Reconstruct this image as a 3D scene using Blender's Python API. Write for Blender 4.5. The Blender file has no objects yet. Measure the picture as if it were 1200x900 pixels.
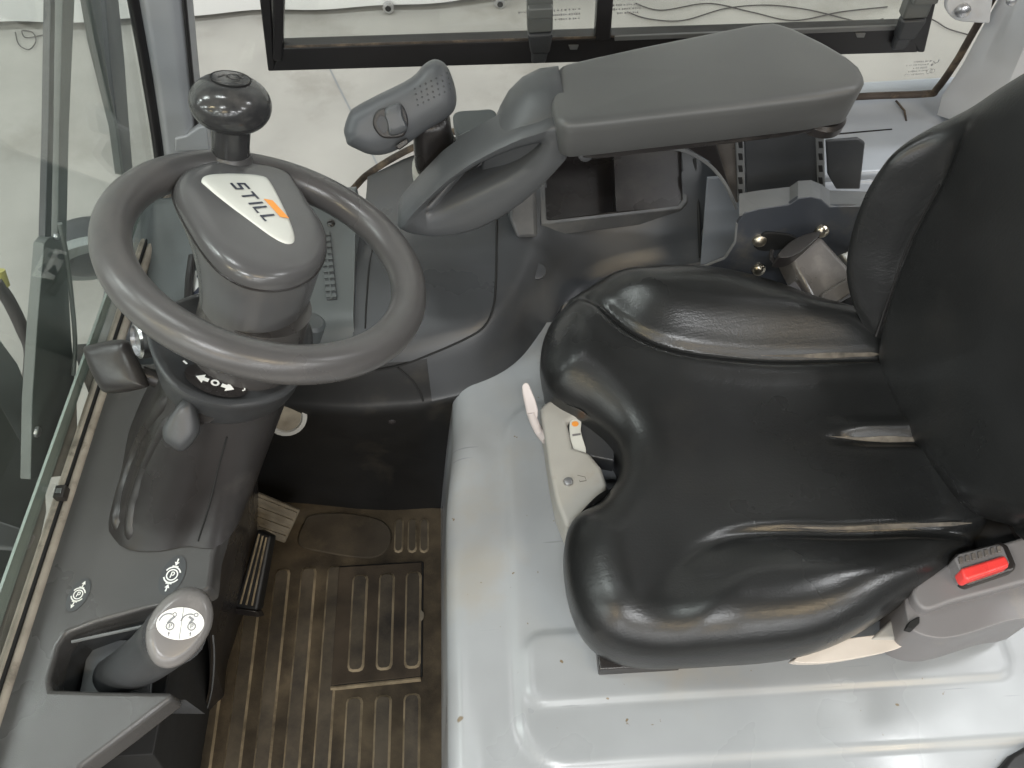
import bpy, bmesh, math, random
import numpy as np
from mathutils import Matrix, Vector
random.seed(4)
S = bpy.context.scene
COL = S.collection

# ------------------------------------------------------------------ camera
CAM = np.array([0., 0., 1.334])
FOC, PITCH, ROLL = 1000., math.radians(56), math.radians(3.4)
FW = np.array([0, math.cos(PITCH), -math.sin(PITCH)])
UP0 = np.array([0, math.sin(PITCH), math.cos(PITCH)])
RT = math.cos(ROLL) * np.array([1., 0, 0]) - math.sin(ROLL) * UP0
UP = math.sin(ROLL) * np.array([1., 0, 0]) + math.cos(ROLL) * UP0
cd = bpy.data.cameras.new('camera'); cam = bpy.data.objects.new('camera', cd); COL.objects.link(cam)
cd.sensor_width = 36; cd.lens = 36 * FOC / 1200; cd.clip_start = .01; cd.clip_end = 200
m = Matrix.Identity(4)
for i in range(3):
    m[i][0], m[i][1], m[i][2], m[i][3] = RT[i], UP[i], -FW[i], CAM[i]
cam.matrix_world = m; S.camera = cam

# ------------------------------------------------------------------ light: hall luminaires high above
W = bpy.data.worlds.new('World'); S.world = W; W.use_nodes = True
W.node_tree.nodes['Background'].inputs[0].default_value = (.96, .985, 1, 1)
W.node_tree.nodes['Background'].inputs[1].default_value = .14
def lamp(name, loc, size, power, col, target=(0, .6, .4)):
    l = bpy.data.lights.new(name, 'AREA'); l.shape = 'RECTANGLE'; l.size, l.size_y = size; l.energy = power; l.color = col
    o = bpy.data.objects.new(name, l); COL.objects.link(o); o.location = loc
    o.rotation_euler = (Vector(target) - Vector(loc)).to_track_quat('-Z', 'Y').to_euler()
    return o
WHITE, WARM = (.975, .99, 1), (1, .78, .48)
for ix, x in enumerate((-15., -10.5, -6.6, -3.4, -.4, 2.6, 5.8)):
    for iy, y in enumerate((-18., -13., -9.0, -5.6, -2.4, 1.0, 4.6)):  # outermost near and front rows added for highlights on the seat edges
        warm = (ix, iy) in ((3, 4), (4, 3), (5, 4), (3, 6), (2, 3))
        lamp('hall_luminaire', (x, y, 4.6), (1.5, .32), (135 if y < 0 else 96) if not warm else 75, WARM if warm else WHITE, (x, y, 0))
vs = S.view_settings
vs.view_transform = 'Standard'; vs.look = 'None'; vs.exposure = 0; vs.gamma = 1; vs.use_curve_mapping = False
S.render.engine = 'CYCLES'; S.cycles.use_denoising = True
S.cycles.max_bounces = 8; S.cycles.transparent_max_bounces = 12

# ------------------------------------------------------------------ survey: a measured bearing met with a known plane gives a point
def ray(x, y): return FW + RT * (x - 600) / FOC - UP * (y - 450) / FOC
def at(x, y, Z=None, Y=None, X=None):
    d = ray(x, y)
    t = (Z - CAM[2]) / d[2] if Z is not None else (Y / d[1] if Y is not None else X / d[0])
    return CAM + d * t
def atp(x, y, P, n):
    d = ray(x, y); n = np.array(n)
    return CAM + d * (((np.array(P) - CAM) @ n) / (d @ n))
V3 = lambda *a: np.array(a, float)
def unit(v): v = np.array(v, float); return v / np.linalg.norm(v)

# ------------------------------------------------------------------ materials
def mat(name, base, rough=.5, var=.12, scale=30, bump=.0, bscale=300, metal=0, dirt=None, dirt_amt=.0, dirt_scale=6, spec=.5, coat=0, scratch=0, rvar=.1, wrinkle=0, specks=None):
    m = bpy.data.materials.new(name); m.use_nodes = True
    nt = m.node_tree; N = nt.nodes; L = nt.links; b = N['Principled BSDF']
    tc = N.new('ShaderNodeTexCoord'); OBJ = tc.outputs['Object']
    nz = N.new('ShaderNodeTexNoise'); nz.inputs['Scale'].default_value = scale; nz.inputs['Detail'].default_value = 6
    L.new(OBJ, nz.inputs['Vector'])
    r = N.new('ShaderNodeValToRGB'); L.new(nz.outputs['Fac'], r.inputs['Fac'])
    c = np.array(base)
    r.color_ramp.elements[0].position = .3; r.color_ramp.elements[1].position = .7
    r.color_ramp.elements[0].color = (*(c * (1 - var)), 1); r.color_ramp.elements[1].color = (*(c * (1 + var)), 1)
    out = r.outputs['Color']
    if dirt is not None:
        n2 = N.new('ShaderNodeTexNoise'); n2.inputs['Scale'].default_value = dirt_scale; n2.inputs['Detail'].default_value = 9; n2.inputs['Roughness'].default_value = .65
        L.new(OBJ, n2.inputs['Vector'])
        r2 = N.new('ShaderNodeValToRGB'); L.new(n2.outputs['Fac'], r2.inputs['Fac'])
        r2.color_ramp.elements[0].position = .62 - dirt_amt * .4; r2.color_ramp.elements[1].position = .80 - dirt_amt * .3
        mx = N.new('ShaderNodeMixRGB'); L.new(r2.outputs['Color'], mx.inputs['Fac']); L.new(out, mx.inputs[1]); mx.inputs[2].default_value = (*dirt, 1)
        out = mx.outputs['Color']
    if specks is not None:                                 # small chips and rust spots of their own shape
        for sc2, th2 in ((38, .765), (90, .735)):
            n6 = N.new('ShaderNodeTexNoise'); n6.inputs['Scale'].default_value = sc2; n6.inputs['Detail'].default_value = 2; L.new(OBJ, n6.inputs['Vector'])
            r6 = N.new('ShaderNodeValToRGB'); r6.color_ramp.elements[0].position = th2; r6.color_ramp.elements[1].position = th2 + .035; L.new(n6.outputs['Fac'], r6.inputs['Fac'])
            mx = N.new('ShaderNodeMixRGB'); L.new(r6.outputs['Color'], mx.inputs['Fac']); L.new(out, mx.inputs[1]); mx.inputs[2].default_value = (*specks, 1); out = mx.outputs['Color']
        mp2 = N.new('ShaderNodeMapping'); mp2.inputs['Rotation'].default_value = (0, 0, .5); mp2.inputs['Scale'].default_value = (9, 160, 20); L.new(OBJ, mp2.inputs['Vector'])
        n7 = N.new('ShaderNodeTexNoise'); n7.inputs['Scale'].default_value = 1; n7.inputs['Detail'].default_value = 3; L.new(mp2.outputs['Vector'], n7.inputs['Vector'])
        r7 = N.new('ShaderNodeValToRGB'); r7.color_ramp.elements[0].position = .70; r7.color_ramp.elements[1].position = .76; L.new(n7.outputs['Fac'], r7.inputs['Fac'])
        mx = N.new('ShaderNodeMixRGB'); L.new(r7.outputs['Color'], mx.inputs['Fac']); L.new(out, mx.inputs[1]); mx.inputs[2].default_value = (*(c * .72), 1); out = mx.outputs['Color']
    L.new(out, b.inputs['Base Color'])
    b.inputs['Roughness'].default_value = rough; b.inputs['Metallic'].default_value = metal
    b.inputs['Specular IOR Level'].default_value = spec; b.inputs['Coat Weight'].default_value = coat; b.inputs['Coat Roughness'].default_value = .2
    if rvar:
        n3 = N.new('ShaderNodeTexNoise'); n3.inputs['Scale'].default_value = scale * .6; n3.inputs['Detail'].default_value = 5; L.new(OBJ, n3.inputs['Vector'])
        mr = N.new('ShaderNodeMapRange'); L.new(n3.outputs['Fac'], mr.inputs['Value'])
        mr.inputs['From Min'].default_value = .3; mr.inputs['From Max'].default_value = .7
        mr.inputs['To Min'].default_value = max(.03, rough - rvar); mr.inputs['To Max'].default_value = min(1, rough + rvar)
        L.new(mr.outputs['Result'], b.inputs['Roughness'])
    hs = []
    if bump:
        n4 = N.new('ShaderNodeTexNoise'); n4.inputs['Scale'].default_value = bscale; n4.inputs['Detail'].default_value = 3; L.new(OBJ, n4.inputs['Vector'])
        hs.append((n4.outputs['Fac'], bump))
    if scratch:
        mp = N.new('ShaderNodeMapping'); mp.inputs['Rotation'].default_value = (0, 0, .9); mp.inputs['Scale'].default_value = (14, 420, 60); L.new(OBJ, mp.inputs['Vector'])
        n5 = N.new('ShaderNodeTexNoise'); n5.inputs['Scale'].default_value = 1; n5.inputs['Detail'].default_value = 4; L.new(mp.outputs['Vector'], n5.inputs['Vector'])
        hs.append((n5.outputs['Fac'], scratch))
    if wrinkle:
        nw = N.new('ShaderNodeTexNoise'); nw.inputs['Scale'].default_value = 44; nw.inputs['Detail'].default_value = 7; nw.inputs['Roughness'].default_value = .6; nw.inputs['Distortion'].default_value = 1.2; L.new(OBJ, nw.inputs['Vector'])
        hs.append((nw.outputs['Fac'], wrinkle))
        vo = N.new('ShaderNodeTexVoronoi'); vo.inputs['Scale'].default_value = 380; L.new(OBJ, vo.inputs['Vector']); hs.append((vo.outputs['Distance'], wrinkle * .15))
    prev = None
    for h, s in hs:
        bp = N.new('ShaderNodeBump'); bp.inputs['Strength'].default_value = s; bp.inputs['Distance'].default_value = .001
        L.new(h, bp.inputs['Height'])
        if prev: L.new(prev.outputs['Normal'], bp.inputs['Normal'])
        prev = bp
    if prev: L.new(prev.outputs['Normal'], b.inputs['Normal'])
    return m
def glassmat(name, tint, refl=1.0):
    m = bpy.data.materials.new(name); m.use_nodes = True
    nt = m.node_tree; N = nt.nodes; L = nt.links; N.clear()
    o = N.new('ShaderNodeOutputMaterial'); t = N.new('ShaderNodeBsdfTransparent'); g = N.new('ShaderNodeBsdfGlossy'); f = N.new('ShaderNodeFresnel'); x = N.new('ShaderNodeMixShader')
    t.inputs[0].default_value = (*tint, 1); g.inputs['Roughness'].default_value = .03
    N.remove(f); lw = N.new('ShaderNodeLayerWeight'); lw.inputs[0].default_value = .5
    pw = N.new('ShaderNodeMath'); pw.operation = 'POWER'; L.new(lw.outputs['Facing'], pw.inputs[0]); pw.inputs[1].default_value = 4
    ma = N.new('ShaderNodeMath'); ma.operation = 'MULTIPLY_ADD'; L.new(pw.outputs[0], ma.inputs[0]); ma.inputs[1].default_value = .6 * refl; ma.inputs[2].default_value = .035 * refl
    L.new(ma.outputs[0], x.inputs[0]); L.new(t.outputs[0], x.inputs[1]); L.new(g.outputs[0], x.inputs[2]); L.new(x.outputs[0], o.inputs[0])
    return m
BROWN = (.17, .125, .075)
M = dict(
    rim=mat('worn_rim_rubber', (.074, .072, .072), .33, .10, 14, .10, 900, dirt=(.095, .089, .086), dirt_amt=.2, dirt_scale=9, rvar=.08),
    hub=mat('hub_plastic', (.088, .088, .090), .22, .06, 20, .05, 900, rvar=.05),
    neck=mat('neck_plastic', (.050, .047, .046), .25, .08, 20, .08, 900),
    knob=mat('knob_plastic', (.036, .036, .037), .17, .08, 30, .0, rvar=.05, dirt=(.09, .085, .08), dirt_amt=.15, dirt_scale=20),
    charcoal=mat('charcoal_plastic', (.045, .047, .050), .38, .10, 12, .16, 1100, dirt=(.10, .10, .095), dirt_amt=.15, dirt_scale=5),
    dark=mat('dark_plastic', (.021, .0188, .0186), .30, .15, 15, .15, 1000, dirt=(.06, .055, .05), dirt_amt=.15, dirt_scale=7),
    black=mat('black_panel', (.008, .008, .008), .5, .2, 10, .1, 800, dirt=(.032, .028, .022), dirt_amt=.10, dirt_scale=8),
    void=mat('dark_gap', (.006, .006, .006), .8, .1, 10),
    console=mat('console_plastic', (.060, .058, .057), .31, .08, 8, .14, 1100, dirt=(.17, .165, .155), dirt_amt=.10, dirt_scale=5),
    side=mat('side_console_plastic', (.043, .0455, .049), .34, .10, 8, .14, 1100, dirt=(.06, .06, .06), dirt_amt=.2, dirt_scale=6),
    dash=mat('dash_plastic', (.088, .097, .098), .45, .07, 9, .14, 1000, dirt=(.07, .07, .068), dirt_amt=.15),
    pad=mat('armrest_pad_plastic', (.096, .098, .097), .42, .05, 9, .16, 1300, rvar=.04),
    shell=mat('armrest_shell_plastic', (.075, .079, .083), .36, .06, 10, .14, 1300),
    joy=mat('joystick_plastic', (.085, .089, .094), .42, .07, 14, .12, 1300),
    seat=mat('black_vinyl', (.0145, .0152, .0155), .31, .35, 7, .16, 420, dirt=(.022, .0215, .0205), dirt_amt=.22, dirt_scale=5, scratch=.10, rvar=.08, wrinkle=.24),
    seatside=mat('black_vinyl_side', (.024, .023, .023), .42, .2, 10, .18, 520, rvar=.08),
    crease=mat('worn_seam_fabric', (.12, .105, .085), .7, .5, 60, dirt=(.035, .032, .028), dirt_amt=.3, dirt_scale=45),
    hood=mat('pale_grey_lacquer', (.285, .302, .315), .36, .10, 6, .03, 200, dirt=(.30, .285, .25), dirt_amt=.16, dirt_scale=4, rvar=.14, specks=(.16, .12, .07)),
    beige=mat('beige_plastic', (.34, .335, .31), .5, .06, 20, .1, 900, dirt=(.30, .27, .22), dirt_amt=.1, dirt_scale=20),
    offwhite=mat('offwhite_plastic', (.60, .55, .49), .5, .05, 25, .06, 700),
    pinkish=mat('lever_plastic', (.48, .44, .43), .42, .05, 25),
    sidegrey=mat('seat_side_plastic', (.17, .165, .168), .45, .06, 14, .1, 1000, dirt=(.25, .23, .2), dirt_amt=.05, dirt_scale=12),
    mat=mat('dusty_rubber_mat', (.072, .056, .036), .85, .4, 18, .5, 350, dirt=(.018, .015, .012), dirt_amt=.46, dirt_scale=7, rvar=.1, spec=.2),
    rib=mat('worn_rubber_rib', (.082, .067, .047), .7, .4, 9, .4, 500, dirt=(.024, .021, .018), dirt_amt=.5, dirt_scale=8, spec=.25),
    ribside=mat('dust_on_rib_edge', (.22, .178, .118), .9, .4, 30, dirt=(.05, .04, .028), dirt_amt=.32, dirt_scale=11, spec=.1),
    hatchmat=mat('dark_hatch_rubber', (.05, .038, .026), .8, .35, 15, .4, 400, dirt=(.02, .017, .014), dirt_amt=.3, dirt_scale=8, spec=.25),
    heel=mat('heel_plate_rubber', (.052, .042, .030), .8, .4, 14, .3, 400, dirt=(.10, .080, .052), dirt_amt=.3, dirt_scale=9, spec=.25),
    tan=mat('dusty_plate', (.17, .148, .112), .8, .2, 60, .3, 300, dirt=(.12, .095, .06), dirt_amt=.2, dirt_scale=16),
    frame=mat('black_window_frame', (.012, .011, .012), .42, .2, 12, .06, 700),
    catch=mat('window_catch_plastic', (.10, .105, .10), .45, .08, 16),
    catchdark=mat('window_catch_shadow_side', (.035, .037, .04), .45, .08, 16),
    pillar=mat('grey_pillar_lacquer', (.31, .32, .335), .5, .04, 10, .1, 700),
    wpillar=mat('pale_pillar_lacquer', (.52, .53, .54), .4, .05, 8, .06, 500, dirt=(.4, .38, .35), dirt_amt=.05),
    ledge=mat('blue_grey_lacquer', (.33, .355, .39), .38, .04, 8),
    gasket=mat('old_gasket', (.055, .042, .034), .7, .3, 40, .2, 500, dirt=(.20, .15, .10), dirt_amt=.3, dirt_scale=30),
    sill=mat('weathered_seal', (.30, .265, .22), .75, .2, 40, .3, 400, dirt=(.08, .065, .05), dirt_amt=.2, dirt_scale=30),
    bracket=mat('blue_black_lacquer', (.045, .05, .06), .35, .1, 14, dirt=(.10, .095, .085), dirt_amt=.18, dirt_scale=14),
    bracketedge=mat('grey_cut_edge', (.135, .14, .142), .5, .1, 20),
    zinc=mat('yellow_zinc_bolt', (.58, .53, .43), .32, .1, 60, metal=1),
    steel=mat('bare_steel', (.55, .55, .56), .32, .1, 30, metal=1, dirt=(.3, .26, .2), dirt_amt=.1, dirt_scale=30),
    retract=mat('retractor_plastic', (.105, .096, .088), .33, .15, 25, dirt=(.17, .155, .14), dirt_amt=.15, dirt_scale=25),
    grip=mat('worn_grip_plastic', (.165, .158, .155), .27, .1, 16, .06, 900, dirt=(.24, .23, .22), dirt_amt=.12, dirt_scale=18),
    white=mat('white_print', (.85, .85, .82), .4, .02, 10),
    badge=mat('badge_white', (.60, .61, .57), .25, .02, 10, rvar=.02),
    ink=mat('dark_ink', (.035, .04, .06), .4, .05, 20),
    greyink=mat('grey_ink', (.22, .23, .24), .5, .05, 20),
    etch=mat('etched_print', (.36, .36, .36), .6, .1, 20),
    orange=mat('orange_print', (.85, .33, .06), .4, .05, 20),
    red=mat('red_button', (.75, .055, .05), .35, .06, 40, dirt=(.5, .1, .08), dirt_amt=.1, dirt_scale=40),
    tarp=mat('white_tarpaulin', (.62, .62, .61), .5, .03, 2, .3, 8),
    wall=mat('white_wall_paint', (.75, .75, .73), .8, .03, 3),
    concrete=mat('polished_concrete', (.315, .306, .284), .5, .17, 2.6, .06, 120, dirt=(.225, .213, .19), dirt_amt=.25, dirt_scale=2.3, rvar=.15),
    wire=mat('dark_cable', (.05, .045, .045), .6, .1, 20),
    mast=mat('mast_lacquer', (.20, .22, .215), .5, .15, 6, .1, 200, dirt=(.20, .20, .18), dirt_amt=.15, dirt_scale=5),
    wiper=mat('wiper_lacquer', (.12, .13, .123), .5, .1, 10),
    yellow=mat('yellow_cap', (.38, .35, .10), .5, .1, 20),
    greenedge=mat('pale_glass_edge', (.30, .345, .32), .25, .05, 8),
    glass=glassmat('side_glass', (.975, .985, .977), .6),
    wglass=glassmat('windscreen_glass', (.91, .945, .925)),
)

# ------------------------------------------------------------------ builders
def obj(name, verts, faces, material, parent=None, bevel=0, seg=3, sub=0, smooth=True, ang=40, mats=None, midx=None):
    me = bpy.data.meshes.new(name)
    me.from_pydata([tuple(map(float, v)) for v in verts], [], [tuple(f) for f in faces])
    bm = bmesh.new(); bm.from_mesh(me); bmesh.ops.remove_doubles(bm, verts=bm.verts, dist=1e-6)
    bmesh.ops.recalc_face_normals(bm, faces=bm.faces); bm.to_mesh(me); bm.free()
    me.materials.append(M[material])
    if mats:
        for k in mats: me.materials.append(M[k])
    if midx:
        for p in me.polygons: p.material_index = midx(p)
    o = bpy.data.objects.new(name, me); COL.objects.link(o)
    if smooth:
        me.shade_smooth()
        if not sub: me.set_sharp_from_angle(angle=math.radians(ang))
    if bevel:
        b = o.modifiers.new('b', 'BEVEL'); b.width = bevel; b.segments = seg; b.limit_method = 'ANGLE'; b.angle_limit = math.radians(35); b.use_clamp_overlap = True
        if smooth: b.harden_normals = False
    if sub:
        s = o.modifiers.new('s', 'SUBSURF'); s.levels = sub; s.render_levels = sub
    if parent: link(o, parent)
    return o
def link(o, p):
    o.parent = p
    o.matrix_parent_inverse = Matrix.Translation(-Vector(p.location)) if p.type == 'EMPTY' else Matrix.Identity(4)
def thing(name, label, cat, loc, group=None):
    o = bpy.data.objects.new(name, None); COL.objects.link(o); o.location = tuple(map(float, loc)); o.empty_display_size = .05
    o['label'] = label; o['category'] = cat; o['kind'] = 'thing'
    if group: o['group'] = group
    return o
def tag(o, label, cat, group=None):
    o['label'] = label; o['category'] = cat
    if group: o['group'] = group
    return o
def struct(o): o['kind'] = 'structure'; return o
def grid_faces(nu, nv, cu=False, cv=False):
    f = []
    for i in range(nu if cu else nu - 1):
        for j in range(nv if cv else nv - 1):
            a, b = i, (i + 1) % nu; c, d = j, (j + 1) % nv
            f.append((a * nv + c, b * nv + c, b * nv + d, a * nv + d))
    return f
def loft(name, loops, material, parent=None, caps=True, **k):
    n = len(loops[0]); v = [p for l in loops for p in l]
    f = grid_faces(len(loops), n, False, True)
    if caps: f += [tuple(range(n))[::-1], tuple(range((len(loops) - 1) * n, len(loops) * n))]
    return obj(name, v, f, material, parent, **k)
def slab(name, top, down, material, parent=None, bevel=.004, **k):
    top = [np.array(p, float) for p in top]; d = np.array(down, float)
    return loft(name, [top, [p + d for p in top]], material, parent, bevel=bevel, **k)
def box(name, c, ex, ey, ez, material, parent=None, bevel=.002, **k):
    c, ex, ey, ez = map(lambda q: np.array(q, float), (c, ex, ey, ez))
    t = [c + ez - ex - ey, c + ez + ex - ey, c + ez + ex + ey, c + ez - ex + ey]
    return slab(name, t, -2 * ez, material, parent, bevel, **k)
def abox(name, x0, x1, y0, y1, z0, z1, material, parent=None, bevel=.002, **k):
    return box(name, ((x0 + x1) / 2, (y0 + y1) / 2, (z0 + z1) / 2), ((x1 - x0) / 2, 0, 0), (0, (y1 - y0) / 2, 0), (0, 0, (z1 - z0) / 2), material, parent, bevel, **k)
def spline(P, n, closed=False):
    P = np.array(P, float); m = len(P); out = []
    segs = m if closed else m - 1
    for s in np.linspace(0, segs, n, endpoint=not closed):
        i = min(int(s), segs - 1); t = s - i
        g = (lambda k: P[k % m]) if closed else (lambda k: P[min(max(k, 0), m - 1)])
        p0, p1, p2, p3 = g(i - 1), g(i), g(i + 1), g(i + 2)
        out.append(.5 * ((2 * p1) + (-p0 + p2) * t + (2 * p0 - 5 * p1 + 4 * p2 - p3) * t * t + (-p0 + 3 * p1 - 3 * p2 + p3) * t ** 3))
    return np.array(out)
def resample(P, n, closed=True):
    P = np.array(P, float); Q = np.vstack([P, P[:1]]) if closed else P
    L = np.r_[0, np.cumsum(np.linalg.norm(np.diff(Q, axis=0), axis=1))]
    s = np.linspace(0, L[-1], n, endpoint=not closed)
    return np.stack([np.interp(s, L, Q[:, k]) for k in range(Q.shape[1])], 1)
def tube(name, path, rad, material, parent=None, n=12, closed=False, caps=True, **k):
    P = np.array(path, float); m = len(P); R = np.broadcast_to(rad, (m,))
    T = (np.roll(P, -1, 0) - np.roll(P, 1, 0)) if closed else np.gradient(P, axis=0)
    T /= np.linalg.norm(T, axis=1)[:, None]
    u = np.cross(T[0], [0, 0, 1.]); u = unit(u if np.linalg.norm(u) > 1e-4 else np.cross(T[0], [1., 0, 0]))
    v = []
    for i in range(m):
        u = unit(u - T[i] * (u @ T[i])); w = np.cross(T[i], u)
        for a in np.linspace(0, 2 * math.pi, n, endpoint=False): v.append(P[i] + R[i] * (math.cos(a) * u + math.sin(a) * w))
    f = grid_faces(m, n, closed, True)
    if caps and not closed: f += [tuple(range(n))[::-1], tuple(range((m - 1) * n, m * n))]
    return obj(name, v, f, material, parent, **k)
def frame(n, hint=(1, 0, 0)):
    n = unit(n); u = unit(np.array(hint, float) - n * (np.array(hint, float) @ n)); return u, np.cross(n, u), n
def lathe(name, c, n, prof, material, parent=None, seg=32, sx=1, sy=1, hint=(1, 0, 0), **k):
    u, w, n = frame(n, hint); c = np.array(c, float)
    loops = [[c + n * h + r * (sx * math.cos(a) * u + sy * math.sin(a) * w) for a in np.linspace(0, 2 * math.pi, seg, endpoint=False)] for r, h in prof]
    return loft(name, loops, material, parent, **k)
def circ(c, u, w, r, n, sq=1.): return [c + r * (math.cos(a) * u + sq * math.sin(a) * w) for a in np.linspace(0, 2 * math.pi, n, endpoint=False)]
def screw(name, c, n, r, material, parent, h=.003):
    return lathe(name, c, n, [(r, -.002), (r, h * .4), (r * .8, h * .85), (r * .45, h)], material, parent, seg=16)
class Decal:
    """flat print: strokes and polygons a fraction of a millimetre proud of the surface that carries it"""
    def __init__(s, o, ex, ey, h=.0004): s.o = np.array(o, float); s.ex = np.array(ex, float); s.ey = np.array(ey, float); s.n = unit(np.cross(s.ex, s.ey)); s.h = h; s.v = []; s.f = []
    def P(s, x, y): return s.o + s.ex * x + s.ey * y + s.n * s.h
    def poly(s, pts):
        b = len(s.v); s.v += [s.P(*p) for p in pts]; s.f.append(tuple(range(b, b + len(pts)))); return s
    def stroke(s, pts, w, closed=False):
        P = np.array(pts, float); m = len(P)
        T = (np.roll(P, -1, 0) - np.roll(P, 1, 0)) if closed else np.gradient(P, axis=0)
        T /= np.linalg.norm(T, axis=1)[:, None] + 1e-9; Nn = np.stack([-T[:, 1], T[:, 0]], 1) * w / 2
        if m > 2 and not closed:
            for i in range(1, m - 1):
                a = unit(P[i] - P[i - 1]); b_ = unit(P[i + 1] - P[i]); c = max(.5, math.sqrt((1 + a @ b_) / 2)); Nn[i] /= c
        b = len(s.v)
        for p, q in zip(P, Nn): s.v += [s.P(*(p + q)), s.P(*(p - q))]
        for i in range(m if closed else m - 1):
            j = (i + 1) % m; s.f.append((b + 2 * i, b + 2 * i + 1, b + 2 * j + 1, b + 2 * j))
        return s
    def ring(s, x, y, r, w, a0=0, a1=360, n=28, sy=1):
        A = np.radians(np.linspace(a0, a1, n)); return s.stroke([(x + r * math.cos(a), y + sy * r * math.sin(a)) for a in A], w)
    def disc(s, x, y, r, sy=1, n=32): return s.poly([(x + r * math.cos(a), y + sy * r * math.sin(a)) for a in np.linspace(0, 2 * math.pi, n, endpoint=False)])
    def build(s, name, material, parent):
        return obj(name, s.v, s.f, material, parent, smooth=False)
def sstep(a, b, x): t = np.clip((x - a) / (b - a), 0, 1); return t * t * (3 - 2 * t)
def polydist(Q, P, closed=True):
    Q = np.asarray(Q, float); P = np.asarray(P, float); A = P; B = np.roll(P, -1, 0)
    if not closed: A, B = P[:-1], P[1:]
    best = np.full(len(Q), 1e9); sg = np.zeros(len(Q)); par = np.zeros(len(Q))
    for i, (a, b) in enumerate(zip(A, B)):
        ab = b - a; t = np.clip(((Q - a) @ ab) / (ab @ ab + 1e-12), 0, 1); r = Q - (a + t[:, None] * ab); d = np.hypot(r[:, 0], r[:, 1])
        k = d < best; best[k] = d[k]; sg[k] = np.sign(ab[0] * r[k, 1] - ab[1] * r[k, 0]); par[k] = i + t[k]
    return best, sg, par
def cushion(name, outline, spine, top, edge, low, mapf, material, parent, n=220, rings=64):
    """upholstered body: rings shrink from the outline to a spine, the height comes from top(u,v) with a rolled edge; below the roll the side tucks in"""
    O = resample(outline, n); s0, s1 = np.array(spine[0], float), np.array(spine[1], float); ab = s1 - s0
    t = np.clip(((O - s0) @ ab) / (ab @ ab), 0, 1); Mn = s0 + t[:, None] * ab
    loops = []
    cen = O.mean(0)
    for dz, sc in low:                                     # from the bottom up
        q = O + (Mn - O) * sc
        r, h = edge(O); z = top(O) - h - dz
        loops.append(np.c_[q, z])
    for s in np.linspace(0, 1, rings) ** 1.25:
        q = O + (Mn - O) * s
        d, _, _ = polydist(q, O)
        r, h = edge(q); k = 1 - np.clip(d / r, 0, 1)
        loops.append(np.c_[q, top(q) - h * (1 - np.sqrt(np.clip(1 - k * k, 0, 1)))])
    v = [mapf(*p) for l in loops for p in l]
    f = grid_faces(len(loops), n, False, True); f.append(tuple(range(n)))
    return obj(name, v, f, material, parent, ang=75)

from mathutils.bvhtree import BVHTree
def hit(o, px, py, lift=0.):
    """where a measured bearing meets a built part"""
    me = o.data; k = o.name
    if k not in _bvh: _bvh[k] = BVHTree.FromPolygons([v.co[:] for v in me.vertices], [p.vertices[:] for p in me.polygons])
    d = unit(ray(px, py)); loc, nrm, idx, dist = _bvh[k].ray_cast(Vector(CAM), Vector(d))
    if loc is None: return None
    nrm = np.array(nrm); nrm = nrm if nrm @ d < 0 else -nrm
    return np.array(loc) + nrm * lift
_bvh = {}
def hits(o, pts, lift=0., n=0):
    P = [hit(o, x, y, lift) for x, y in (spline([(*p,) for p in pts], n) if n else pts)]; return [p for p in P if p is not None]
def pebble(name, outline, spine, nrm, front, back, material, parent, pw=.5, **k):
    """rounded body from an outline: layers shrink towards a spine in front and behind"""
    O = np.array(outline, float); a, b = map(lambda q: np.array(q, float), spine); ab = b - a; t = np.clip(((O - a) @ ab) / (ab @ ab), 0, 1); Mn = a + t[:, None] * ab
    nrm = unit(nrm); loops = []
    S_ = [.92, .7, .45, .25, .12, .04, 0.]
    for s_ in S_: loops.append(list(O + (Mn - O) * s_ - nrm * back * (1 - (1 - s_) ** (1 / pw)) ** pw))
    for s_ in S_[::-1][1:] : loops.append(list(O + (Mn - O) * s_ + nrm * front * (1 - (1 - s_) ** (1 / pw)) ** pw))
    return loft(name, loops, material, parent, ang=60, **k)

# ================================================================== SETTING
g = struct(obj('ground', [(-14, -3, -.65), (14, -3, -.65), (14, 14, -.65), (-14, 14, -.65)], [(0, 1, 2, 3)], 'concrete', smooth=False))
dj = Decal(at(385, 90, Z=-.65), (1, 0, 0), (0, 1, 0), .002)
dj.stroke([(0, 0.05), (.13, -.30), (.26, -.66)], .006); dj.build('floor_joint', 'greyink', g)
wl = struct(obj('wall', [(-14, 3.45, -.65), (14, 3.45, -.65), (14, 3.45, 6), (-14, 3.45, 6)], [(0, 1, 2, 3)], 'wall', smooth=False))

# white tarpaulin with eyelets along its foot
tb = thing('tarpaulin', 'white tarpaulin with metal eyelets hanging along the far wall', 'tarpaulin', (-.9, 3.2, -.63))
vs_, nx, nz = [], 90, 14
for i in range(nx):
    for j in range(nz):
        x = -3.6 + 4.55 * i / (nx - 1); z = -.61 + .012 * math.sin(x * 2.1) + 1.6 * j / (nz - 1)
        vs_.append((x, 3.17 + .012 * math.sin(x * 5 + j * .4) + .008 * math.sin(x * 13 + 1), z))
obj('sheet', vs_, grid_faces(nx, nz), 'tarp', tb)
for px, py in [(455, 9), (586, 4), (320, 14)]:
    c = at(px, py, Y=3.145); e = lathe('eyelet', c, (0, -1, 0), [(.022, -.01), (.022, .004), (.012, .006), (.011, -.01)], 'steel', tb, seg=20)
    lathe('hole', c + V3(0, -.0085, 0), (0, -1, 0), [(.0118, 0), (.0116, .001)], 'void', e, seg=16)
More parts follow.
